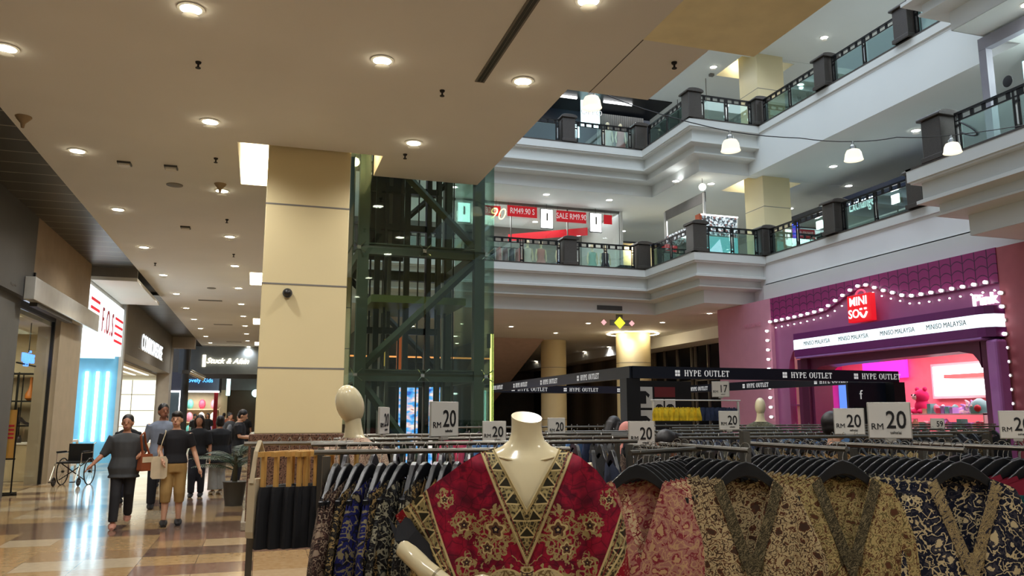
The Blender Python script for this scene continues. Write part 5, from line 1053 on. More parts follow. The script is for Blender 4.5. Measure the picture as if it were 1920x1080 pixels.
# ---------------------------------------------------------------- folded wheelchair by the shoe shop
t=thing('wheelchair','empty black wheelchair with chrome frame standing outside the shoe shop','wheelchair',(-4.05,20.9,0),R(-12)); bk=fabr('black_vinyl',(22,24,28),.4)
for s in (-.27,.27):
    m=MB(); m.tube([(s-.03*(s<0)+.03*(s>0)+.3*math.cos(a)*0,.12+.3*math.cos(a),.3+.3*math.sin(a)) for a in [i*2*PI/28 for i in range(29)]],.014,8); m.tube([(s*1.2,.12,.3),(s,.12,.3)],.025,8)
    for k in range(8): m.tube([(s*1.12,.12,.3),(s*1.12,.12+.29*math.cos(k*PI/4),.3+.29*math.sin(k*PI/4))],.003,4)
    m.build('large_wheel',C['blackm'],t,True)
    m=MB(); m.tube([(s,-.36+.085*math.cos(a),.1+.085*math.sin(a)) for a in [i*2*PI/16 for i in range(17)]],.018,6); m.box((s-.01,-.42,.09),(s+.01,-.3,.11)); m.box((s-.01,-.37,.03),(s+.01,-.35,.17)); m.build('caster_wheel',C['ink'],t,True)
    m=MB(); m.tube([(s,-.36,.2),(s,-.36,.5),(s,-.3,.52),(s,.3,.52)],.013,8); m.tube([(s,.3,.25),(s,.3,.92),(s,.42,.95)],.013,8); m.tube([(s,-.3,.72),(s,-.28,.74),(s,.3,.74)],.013,8); m.tube([(s,-.3,.5),(s,-.3,.72)],.011,8); m.build('side_frame',C['chrome'],t,True); MB().box((s-.03,-.28,.74),(s+.03,.12,.775)).build('armrest',bk,t)
    MB().box((s-.09*(s>0),-.62,.1),(s+.09*(s<0),-.5,.12)).build('footrest',bk,t); MB().tube([(s,-.36,.45),(s,-.55,.14)],.011,6).build('footrest_tube',C['chrome'],t)
MB().tube([(-.27,-.1,.12),(.27,-.1,.5)],.012,6).build('cross_brace',C['blackm'],t); MB().tube([(.27,-.06,.12),(-.27,-.06,.5)],.012,6).build('cross_brace',C['blackm'],t)
MB().box((-.27,-.3,.5),(.27,.28,.535)).build('seat',bk,t); MB().box((-.27,.28,.52),(.27,.31,.93)).build('backrest',bk,t)
# ================================================================ fabrics
def fab(name,bg_,mid,fg,scale=18,hem=None,hemz=-.6,rough=.75,top=None):
    m=NT(name,rough,0,.25); x,y,z=m.coords(); ax=x.abs()
    n=m.noise(m.comb(x,y,z),scale*.35,2); w=(n-.5)*.09
    scale*=1.35; p=m.comb(x+w,y*.3,z+w*1.3); v=m.voro(p,scale); v2=m.voro(p,scale*2.2,feature='DISTANCE_TO_EDGE'); n2=m.noise(p,scale*2.2,4)
    f=v*.8+(n2-.5)*1.1
    c=m.ramp(f,[(0,fg),(.12,mid),(.2,bg_),(.3,fg),(.36,bg_),(.5,mid),(.56,bg_),(.68,fg),(.76,bg_)],True)
    c=m.mix((v2<.035)*(n2>.5),c,fg)
    if hem: 
        c2=m.mix((v2<.09)*.5,hem,tuple(min(1,a*2+.03) for a in hem[:3])+(1,)); c=m.mix((z+w)<hemz,c,c2)
    if top: c=m.mix(z>-.2,c,top)
    m.col(c); m.bump(m.noise(m.comb(x,y,z),160,2),.15,.002); return m.mat
cream=rgb(206,188,146); olive=rgb(96,84,54); brown=rgb(92,54,36); blk=rgb(22,20,22); navy=rgb(20,24,44); gold=rgb(168,138,80); wine=rgb(120,16,40); red=rgb(170,28,36)
FB={}
FB['camo']=fab('beige_olive_floral',rgb(186,166,112),rgb(104,92,56),rgb(96,60,40),15)
FB['navycream']=fab('navy_cream_floral',navy,rgb(60,58,66),cream,9)
FB['purplehem']=fab('beige_floral_purple_hem',rgb(186,168,128),olive,rgb(90,72,50),15,rgb(78,26,104),-.52)
FB['blackhem']=fab('brown_floral_black_hem',rgb(190,170,128),brown,rgb(70,50,38),13,blk,-.55)
FB['redhem']=fab('beige_floral_red_hem',rgb(180,158,116),olive,rgb(100,72,44),15,rgb(150,24,34),-.5)
FB['redlace']=fab('cream_red_flower',rgb(228,200,156),rgb(196,120,104),rgb(132,28,48),9,rgb(138,18,40),-.62)
FB['redfloral']=fab('dusky_red_flower',rgb(176,120,108),rgb(140,50,60),rgb(200,160,120),10,rgb(120,14,34),-.62)
FB['teal']=fab('teal_top_print',rgb(20,84,84),rgb(14,60,62),rgb(30,110,104),10,top=rgb(130,30,50))
FB['orange']=fab('orange_print',rgb(190,80,40),rgb(120,40,30),rgb(220,170,110),14)
FB['blackgold']=fab('black_gold_print',blk,rgb(60,54,40),rgb(150,126,80),12)
FB['blackcream']=fab('black_cream_paisley',blk,rgb(56,58,58),rgb(150,146,124),9)
FB['blue']=fab('black_royal_blue',rgb(24,28,90),rgb(20,20,30),rgb(130,120,90),7,blk,-.62)
FB['brownlace']=fab('dark_brown_lace',rgb(44,28,26),rgb(80,56,48),rgb(150,130,110),14,blk,-.7)
FB['goldbrown']=fab('gold_brown_print',rgb(130,96,54),brown,rgb(200,170,110),16,blk,-.55)
FB['plain_black']=flat('plain_black_cotton',rgb(20,20,24),.85)
FB['denim']=flat('denim_blue',rgb(90,130,176),.85,var=.2,scale=20); FB['grey_cotton']=flat('grey_green_cotton',rgb(96,98,90),.85,var=.2,scale=10)
FB['pinkshirt']=flat('pink_red_cotton',rgb(180,60,90),.85,var=.2); FB['dblue']=flat('dark_blue_cotton',rgb(34,44,70),.85,var=.2,scale=14)
# ---------------------------------------------------------------- garments and hangers
def garment_mb(w0=.215,w1=.30,w2=.33,L=.95,neck=.085,vdepth=.26,th=.05,folds=4,seed=0,nu=30,nv=14,slv=1,amp=.022):
    rnd=random.Random(seed); ph=[rnd.uniform(0,6) for _ in range(4)]; fr=[folds*(.8+.5*rnd.random()) for _ in range(2)]
    def hw(v): return (w0+(w1-w0)*min(1,v/.3)) if v<.3 else w1+(w2-w1)*(v-.3)/.7
    def top(x,front):
        a=abs(x)
        if a<neck: return -.125-(vdepth*(1-a/neck) if front else .03*(1-a/neck))
        return -.125-(a-neck)*.42-max(0,a-.19)*2.2*slv
    def P(u,v,front):
        x=u*hw(v); zt=top(u*w0,front); z=zt+(-L-zt)*v
        f=math.sqrt(max(0,1-u*u)); g=min(1,v*1.6)
        y=(-1 if front else 1)*th*(.35+.65*f)*(.55+.45*g)*f
        y+=amp*g*(math.sin(fr[0]*PI*u+ph[0]+v*.6)+.5*math.sin(fr[1]*2.3*PI*u+ph[1]))*(1 if front else .8)
        x+=.012*g*math.sin(7*v+ph[2]+(3 if u>0 else 0))
        return (x,y,z)
    m=MB(); rs=[]
    for j in range(nv+1):
        v=j/nv; rs.append([P(-1+2*i/nu,v,True) for i in range(nu+1)]+[P(1-2*i/nu,v,False) for i in range(1,nu)])
    m.rings(rs,cap=False); return m,P
def trim_mb(P,neck,w0=.215,band=.055,reach=1.45):
    "flat embroidered band following both sides of the V opening, a few millimetres in front of the cloth"
    m=MB()
    return m
def bell(a): return -.058-.135*(1-math.cos(PI*min(1,a*1.02)))/2*.8-.027*a
def mk_hanger():
    t=thing('clothes_hanger','x','hanger',(0,0,-70)); n=12; pts=[]
    for i in range(n+1):
        x=-.205+.41*i/n; a=abs(x)/.205; pts.append((x,bell(a)))
    for i in range(n+1):
        x=.205-.41*i/n; a=abs(x)/.205; pts.append((x,bell(a)-.024-.035*(1-a)))
    bevel(MB().prism(pts,.022,'y',-.011).build('body',C['hanger'],t),.004)
    MB().tube([(0,0,-.07),(0,0,-.045)]+[(.0+.019*math.sin(a),0,-.003-.019*math.cos(a)*-1-.0) for a in [PI*.0+i*PI*1.25/8 for i in range(0)]]+[(.004,0,-.03)]+[(.018*math.cos(a),0,.0+.018*math.sin(a)) for a in [R(-60)+i*R(250)/8 for i in range(9)]],.0018,5).build('hook',C['chrome'],t); return t
HG=mk_hanger(); _h=[0]
def hanger(x,y,z,rz,label,group):
    h=HG if not _h[0] else dup(HG,(0,0,0)); _h[0]=1; h.location=(x,y,z); h.rotation_euler=(0,0,rz); h['label']=label; h['group']=group
_gm={}
def garment(kind,x,y,z,rz,label,group=None,shape='kaftan',sd=0,trim=None,sc=1,name=None):
    key=(kind,shape,sd)
    if key not in _gm:
        pr=dict(kaftan=dict(),slim=dict(w0=.2,w1=.24,w2=.27,L=.85,th=.04),shirt=dict(w0=.2,w1=.27,w2=.25,L=.72,neck=.07,vdepth=.05,th=.05,folds=3,amp=.012,slv=1.3),
                far=dict(w0=.2,w1=.25,w2=.27,L=.8,nu=10,nv=5,th=.04),tiny=dict(w0=.11,w1=.16,w2=.15,L=.36,neck=.05,vdepth=.03,nu=10,nv=4,th=.05,amp=.02),
                wide=dict(w0=.215,w1=.30,w2=.33,L=.95,vdepth=.3,neck=.1,nu=40,nv=20,amp=.014,folds=3))[shape]
        m,P=garment_mb(seed=sd,**pr); o=m.build(name or {'kaftan':'kaftan_blouse','wide':'kaftan_blouse','slim':'printed_blouse','shirt':'hanging_shirt','far':'hanging_blouse','tiny':'child_shirt'}[shape],FB[kind],None,True); _gm[key]=(o,P,pr); first=True
    else: o=_gm[key][0].copy(); COL.objects.link(o); first=False
    P=_gm[key][1]; pr=_gm[key][2]
    o.location=(x,y,z); o.rotation_euler=(0,0,rz); o.scale=(sc,)*3; tag(o,label,'garment',group); 
    if trim:
        nk=pr.get('neck',.085); vd=pr.get('vdepth',.26); w0=.215; tm_=MB()
        for s in (-1,1):
            rs=[]
            for i in range(15):
                t=i/14; xx=s*nk*(1-t); z0=-.125-vd*t-.002
                yy=P(xx/w0,.06,True)[1]-.012
                ext=.036
                rs.append([(xx+s*.002,yy,z0),(xx+s*ext,yy+.002,z0-.01-(.02 if t<.9 else .05)),(xx+s*ext,yy+.006,z0-.012-.02),(xx,yy+.006,z0-.01)])
            tm_.rings(rs)
        # tip panel under the V
        yt=P(0,.08,True)[1]-.016
        tm_.prism([(-.05,-.125-vd+.01),(.05,-.125-vd+.01),(.0,-.125-vd-.13)],.006,'y',yt)
        tm_.build('neck_trim',trim,o,True)
    return o
def rack(p,q,z,label,posts=(0,1),name='clothes_rack',mat=None,signpost=None):
    P=Vector((*p,0)); Q=Vector((*q,0)); L=(Q-P).length; rz=math.atan2(q[1]-p[1],q[0]-p[0]); t=thing(name,label,'clothes rack',P,rz); mat=mat or C['rail']
    MB().tube([(-.05,0,z-.013),(L+.05,0,z-.013)],.011,8).build('rail',mat,t,True)
    for x in [(0,L)[i] for i in posts]:
        MB().box((x-.016,-.016,.05),(x+.016,.016,z-.03)).build('post',mat,t); bevel(MB().box((x-.02,-.3,.02),(x+.02,.3,.05)).build('foot',mat,t),.004)
    return t
def fill(p,q,z,n,kinds,desc,group,rz,jit=6,shape='far',hz=True,sds=(0,),lab='blouse',bunch=None):
    "hangers, each with one garment, along a rail"
    for i in range(n):
        f=(i+.5)/n+random.uniform(-.25,.25)/n; x=p[0]+(q[0]-p[0])*f; y=p[1]+(q[1]-p[1])*f; a=rz+R(random.uniform(-jit,jit))
        k=kinds[int(i*len(kinds)/n)] if bunch else kinds[i%len(kinds)]
        hanger(x,y,z,a,'black hanger, %s'%desc,'hangers, '+group)
        garment(k,x,y,z,a,'%s, %s'%(KN.get(k,'dark printed blouse'),desc),KN.get(k,'dark blouses')+', '+group,shape,random.choice(sds))
KN={'camo':'beige olive floral blouse','navycream':'navy and cream floral blouse','purplehem':'beige floral blouse with purple hem','blackhem':'brown floral blouse with black hem','redhem':'beige floral blouse with red hem','redlace':'cream blouse with dark red flowers','redfloral':'dusky red floral blouse','teal':'teal blouse with red shoulders','orange':'orange printed blouse','blackgold':'black blouse with gold print','blackcream':'black blouse with grey paisley','blue':'royal blue and black blouse','brownlace':'dark brown lace print blouse','goldbrown':'gold brown printed blouse','plain_black':'plain black blouse','denim':'light blue denim shirt','grey_cotton':'grey green shirt','pinkshirt':'pink red shirt','dblue':'dark blue shirt'}
# ---------------------------------------------------------------- front right racks
trimd=fab('dark_olive_trim',rgb(70,64,46),rgb(44,40,32),rgb(140,128,96),40); trimc=fab('cream_lace_trim',rgb(176,156,112),rgb(120,104,70),rgb(40,40,56),36)
def arm(x,y0,y1,z,n,kinds,desc,grp,rz,front,front_label,trim,shape='kaftan',fs='wide'):
    rack((x,y0+.02),(x,y1+.12),z,'brushed steel rack arm, %s'%desc,(1,))
    a=R(rz); hanger(x,y0,z,a,'front hanger, %s'%desc,'front hanger, '+grp)
    garment(front,x,y0,z,a,front_label,None,fs,1,trim)
    for i in range(1,n):
        y=y0+(y1-y0)*i/(n-1); aa=a+R(random.uniform(-3,3)); hanger(x,y,z,aa,'black hanger, %s'%desc,'hangers, '+grp)
        k=kinds[min(len(kinds)-1,int((i-1)*len(kinds)/(n-1)))]; garment(k,x,y,z,aa,'%s, %s'%(KN[k],desc),KN[k]+', '+grp,shape,i%2)
arm(2.36,2.84,3.42,1.47,11,['camo','redhem','redhem'],'second rack arm right of the mannequin','beige floral arm',-27,'camo','beige olive floral kaftan with dark V trim, front of the rack right of centre',trimd)
arm(2.76,2.62,3.2,1.47,11,['navycream','blackcream'],'third rack arm right of the mannequin','navy cream arm',-33,'navycream','navy kaftan with cream flowers and cream V trim, front at the right',trimc)
arm(3.16,2.52,3.1,1.47,8,['teal','redfloral'],'rack arm at the right edge','teal arm',-38,'teal','teal blouse with red shoulders at the right edge of the picture',None)
arm(1.9,2.86,3.42,1.47,9,['blackhem','purplehem','purplehem'],'first rack arm right of the mannequin','brown floral arm',-24,'blackhem','brown floral kaftan with black hem, front of the middle rack arm',trimd)
# red flower group: rail running across
rack((1.48,3.0),(2.0,3.3),1.46,'brushed steel rack of cream and red flower blouses beside the mannequin',(1,))
for i in range(9):
    f=i/8; x=1.5+.36*f; y=3.0+.14*f; a=R(-18+random.uniform(-2,2)-8*f)
    x_=x-.02; k='redfloral' if i in (0,) else 'redlace'; hanger(x_,y+.02*i,1.46,a,'black hanger over the cream and red flower blouses','hangers, red flower rack')
    garment(k,x_,y+.02*i,1.46,a,'dusky red floral kaftan, front of the rack right of the red mannequin kaftan' if i==0 else 'cream blouse with dark red flowers right of the mannequin',None if i==0 else 'cream red flower blouses','wide' if i==0 else 'kaftan',i%2)
# second line of arms behind
for x,y0,n,ks,d in ((2.15,3.75,8,['goldbrown','orange'],'rear arm, first from the left'),(2.95,3.6,8,['orange','redfloral'],'rear arm, second from the left'),(3.45,3.45,8,['goldbrown','blackgold'],'rear arm, third from the left'),(3.95,3.3,7,['teal','redhem'],'rear arm, rightmost')):
    rack((x,y0-.02),(x,y0+.6),1.43,'steel rack arm, %s'%d,(1,)); 
    for i in range(n):
        aa=R(-30+random.uniform(-4,4)); y=y0+.065*i; hanger(x,y,1.43,aa,'black hanger, %s'%d,'hangers, '+d); k=ks[int(i*len(ks)/n)]; garment(k,x,y,1.43,aa,'%s, %s'%(KN[k],d),KN[k]+', '+d,'slim',i%2)
# left rack beside the mannequin
rack((.27,3.42),(1.3,3.42),1.46,'brushed steel rack of dark printed kaftans left of the mannequin')
ks=['brownlace','brownlace','blackgold','blue','blue','blackgold','blackcream','blackcream','blackgold','goldbrown','goldbrown','plain_black','plain_black','blackgold','goldbrown','plain_black','blackgold','goldbrown','blackcream','blackgold','plain_black']
for i,k in enumerate(ks):
    x=.31+.047*i; a=R(62+random.uniform(-9,9)-i*.6); hanger(x,3.42,1.46,a,'black hanger on the rack of dark kaftans left of the mannequin','hangers, left dark kaftan rack')
    garment(k,x,3.42,1.46,a,'%s on the rack left of the mannequin'%KN[k],KN[k]+', left rack','kaftan',i%2)
# rails behind the left rack
for j,(y,xa,xb,z,n) in enumerate(((4.15,.3,2.0,1.465,12),(4.95,.48,2.5,1.465,11),(5.9,.75,3.0,1.465,10))):
    d='%s rail behind the mannequin'%('first','second','third')[j]; rack((xa,y),(xb,y),z,'steel rail, %s behind the mannequin'%('first','second','third')[j])
    fill((xa+.05,y),(xb-.05,y),z,n,['blackgold','plain_black','brownlace','dblue'],d,d,R(75),8,'far')
# black shorts with yellow clip hangers
rack((-.02,4.25),(.42,4.25),1.47,'small steel rack of black shorts at the left end'); ycl=flat('yellow_wood_hanger',rgb(206,160,90),.4)
CH=thing('clip_hanger','yellow clip hanger holding black shorts at the left end','hanger',(0,0,-70)); MB().box((-.15,-.008,-.075),(.15,.008,-.05)).build('bar',ycl,CH)
for x in (-.11,.11): MB().box((x-.009,-.01,-.24),(x+.009,.01,-.05)).build('clip',ycl,CH)
MB().tube([(0,0,-.05),(0,0,-.01),(.016,0,.004),(0,0,.018),(-.016,0,.004)],.002,5).build('hook',C['chrome'],CH)
SHm=MB().rings([[(rx*math.cos(a)*(1+.05*math.sin(6*a)),.045*math.sin(a)*(1+.2*math.sin(5*a+zz*9)),zz) for a in [i*PI/12 for i in range(24)]] for zz,rx in ((-.22,.13),(-.24,.14),(-.36,.15),(-.49,.155),(-.51,.155))])
SH=SHm.build('black_shorts',FB['plain_black'],None,True); SH.location=(0,0,-70)
for i in range(7):
    x=.1+.05*i; a=R(58+random.uniform(-8,8)) if i<6 else R(30); c=CH if i==0 else dup(CH,(0,0,0)); c.location=(x,4.25,1.47); c.rotation_euler=(0,0,a); c['group']='yellow clip hangers'
    s=SH if i==0 else SH.copy(); 
    if i: COL.objects.link(s)
    s.location=(x,4.25,1.47); s.rotation_euler=(0,0,a); tag(s,'plain black shorts clipped to yellow hangers at the left end','shorts','black shorts on yellow hangers')
t=thing('tote_bag','pale canvas tote hanging at the left end of the black shorts','bag',(-.0,4.2,1.47),R(60)); cv=flat('canvas',rgb(200,184,152),.85)
MB().rings([[(w*sx,.02*sy+.0,zz) for sx,sy in ((-1,-1),(1,-1),(1,1),(-1,1))] for zz,w in ((-.46,.045),(-.43,.052),(-.2,.048),(-.18,.045))]).build('body',cv,t); MB().tube([(-.05,0,-.2),(-.02,0,-.05),(.01,0,.0),(.04,0,-.05),(.05,0,-.2)],.006,6,flat=(1,2.2)).build('strap',cv,t)
# rails at the back right
for y,xa,xb,z,n,ks_,d in ((4.75,2.7,4.9,1.46,18,['blackgold','goldbrown','camo'],'first long rail behind the right racks'),(5.6,2.6,6.2,1.46,22,['blackcream','blackgold','plain_black'],'second long rail behind the right racks'),(6.8,2.5,7.6,1.46,24,['plain_black','dblue','blackgold'],'third long rail behind the right racks'),(8.3,4.6,9.6,1.46,22,['dblue','denim','plain_black','plain_black'],'fourth long rail behind the right racks'),(10.2,5.2,11.5,1.46,22,['plain_black','dblue','grey_cotton'],'farthest long rail on the right')):
    rack((xa,y),(xb,y),z,'steel rail, %s'%d); fill((xa+.1,y),(xb-.1,y),z,n,ks_,d,d,R(78),9,'far',bunch=True)
d='far rail left of the shoppers'; rack((2.1,9.6),(4.7,9.6),1.46,'long steel rail of denim and grey shirts behind the mannequin neck'); fill((2.15,9.6),(4.6,9.6),1.46,20,['pinkshirt','denim','denim','grey_cotton','grey_cotton','denim','dblue','dblue'],d,d,R(52),5,'shirt',bunch=True)

# empty display post with chrome cap
for x,y,h,l in ((1.98,2.98,1.53,'square brushed steel post rising above the middle rack arm'),(1.68,3.3,1.42,'square brushed steel post behind the red flower blouses')):
    t=thing('rack_post',l,'post',(x,y,0)); MB().box((-.016,-.016,0),(.016,.016,h)).build('post',C['rail'],t); MB().box((-.15,-.15,0),(.15,.15,.02)).build('base',C['rail'],t)
# yellow and navy small tops on the white rack by the posters
t=rack((6.35,12.2),(8.0,12.2),1.86,'white frame rack of yellow and navy small tops under the posters',mat=C['signw']); FB['yellow']=flat('yellow_cotton',rgb(226,190,30),.8,var=.25,scale=16); KN['yellow']='small yellow top'; KN['dblue']='dark blue shirt'
for i in range(16):
    k='yellow' if i<9 else 'dblue'; x=6.42+.1*i; garment(k,x,12.2,1.86,R(30+random.uniform(-15,15)),'small yellow top on the white frame rack' if i<9 else 'small navy top on the white frame rack','yellow tops' if i<9 else 'navy tops','tiny',i%3)
# ---------------------------------------------------------------- price signs
def sign(x,y,zc,s,num,label,rz=None,pole=.01,rm=True,red=False):
    rz=rz if rz is not None else -math.atan2(x,y); t=thing('price_sign',label,'sign',(x,y,zc),rz)
    bevel(MB().box((-.115*s,-.006,-.105*s),(.115*s,.006,.105*s)).build('frame',C['signg'],t),.004); MB().box((-.108*s,-.009,-.098*s),(.108*s,-.0055,.098*s)).build('card',C['signw'],t)
    text(num,.14*s,C['ink'],t,(.035*s,-.011,.0),ext=.001,sx=.78,bold=.001); 
    if rm: text('RM',.05*s,C['ink'],t,(-.065*s,-.011,-.035*s),ext=.001)
    text('sehelai',.022*s,C['ink'],t,(.03*s,-.011,-.068*s),ext=.001)
    MB().box((-.03*s,-.008,-.12*s),(.03*s,.012,-.1*s)).build('clip',C['signg'],t); MB().tube([(0,.004,-.1*s),(0,.004,pole-zc)],.006,6).build('pole',C['chrome'],t); return t
sign(3.19,3.46,1.57,.92,'20','largest RM 20 price sign, in front of the pink shop')
sign(4.27,5.04,1.55,.95,'20','RM 20 price sign left of the largest one'); sign(1.0,4.47,1.575,.95,'20','tall tilted RM 20 price sign in front of the lift',rz=R(30))
sign(.82,5.58,1.56,.9,'20','narrow edge-on price sign beside the bald mannequin head',rz=R(62)); sign(1.42,4.89,1.492,.66,'20','small RM 20 price sign at the left shoulder of the headless mannequin')
sign(2.33,6.19,1.50,.72,'20','RM 20 price sign right of the mannequin neck, before the denim shirts',rz=R(10)); sign(2.40,4.79,1.475,.8,'20','RM 20 price sign between the headscarf shopper and the dark haired one',rz=R(-5))
sign(3.96,6.19,1.55,.8,'20','RM 20 price sign under the yellow tops rack',rz=R(-12)); sign(5.12,4.35,1.53,.95,'20','RM 20 price sign cut by the right edge of the picture'); sign(7.6,12.1,2.04,1.3,'17','RM 17 price sign on the white frame rack by the posters',pole=1.86); sign(7.0,6.9,1.50,.6,'59','small 59 price sign before the pink shop shelves',rm=False)
# ---------------------------------------------------------------- mannequins
def neckhead(m,head=True,s=1):
    pass
def torso(t,mat,arms=True):
    "female display torso standing on a rod, origin on the floor"
    def ring(z,rx,ry,cy=0,n=32): return [(rx*math.cos(a),cy+ry*math.sin(a)*(1.0),z) for a in [i*2*PI/n for i in range(n)]]
    rs=[ring(.86,.15,.1),ring(.95,.165,.115),ring(1.05,.13,.09),ring(1.15,.125,.088),ring(1.25,.145,.105,-.01),ring(1.32,.155,.108,-.01),ring(1.38,.168,.09),ring(1.42,.178,.078),ring(1.45,.165,.066,.005),ring(1.468,.13,.058,.008),ring(1.485,.092,.054,.01),ring(1.505,.068,.052,.01),ring(1.53,.059,.051,.008),ring(1.56,.0565,.05,.004)]
    rs.append([(.0575*math.cos(a),.002+.05*math.sin(a),1.592+.02*math.sin(a)-.006*math.cos(a)) for a in [i*2*PI/32 for i in range(32)]])
    m=MB().rings(rs); return m.build('torso',mat,t,True)
mx,my=.957,2.86; mrz=-math.atan2(mx,my)+R(0)
t=thing('mannequin','headless glossy cream mannequin wearing a red kaftan, centre foreground','mannequin',(mx,my,0),mrz)
torso(t,C['mann']); MB().lathe([(.17,0),(.17,.02),(.015,.03),(.015,.9)],n=24).build('stand',C['chrome'],t,True)
# collar bones
m=MB(); [m.tube([(s*.015,-.058,1.428),(s*.07,-.064,1.44),(s*.14,-.035,1.455)],[.003,.0045,.002],8) for s in (-1,1)]
m.build('collar_bones',C['mann'],t,True)
# bent arm ending in a hand on the hip
m=MB(); m.tube([(-.19,0,1.40),(-.31,.03,1.27),(-.41,.04,1.18),(-.445,.0,1.145),(-.44,-.05,1.12),(-.36,-.10,1.06),(-.275,-.135,1.018),(-.22,-.15,1.0)],[.045,.042,.038,.036,.036,.034,.026,.022],16); ARM=m.build('arm',C['mann'],t,True)
MB().tube([(-.322,-.115,1.042),(-.315,-.118,1.038)],[.0312,.0312],16).build('wrist_joint',flat('joint_shadow',rgb(150,138,104),.3),ARM,True)  # darker cream ring around the wrist joint
m=MB(); m.tube([(-.24,-.142,.987),(-.2,-.16,.982),(-.165,-.168,.975)],[.022,.034,.030],12,flat=(.55,1.1))
for k,(dz,L_) in enumerate(((.026,.07),(.010,.078),(-.006,.074),(-.022,.06))):
    m.tube([(-.178,-.166,.978+dz),(-.178+L_*.5,-.172,.985+dz*1.2),(-.178+L_*.85,-.158,.978+dz*1.25),(-.178+L_,-.148,.968+dz*1.25)],[.0095,.009,.0082,.006],8)
m.tube([(-.225,-.155,1.0),(-.2,-.172,1.025),(-.165,-.18,1.035),(-.14,-.178,1.03)],[.012,.0115,.010,.007],8); m.v=[(p[0]+.015,p[1]-.006,p[2]+.016) for p in m.v]; m.build('hand',C['mann'],ARM,True)
# other arm hanging under the sleeve
MB().tube([(.2,0,1.41),(.255,.01,1.25),(.265,-.01,1.1),(.24,-.08,.9)],[.045,.04,.036,.026],14).build('arm',C['mann'],t,True)
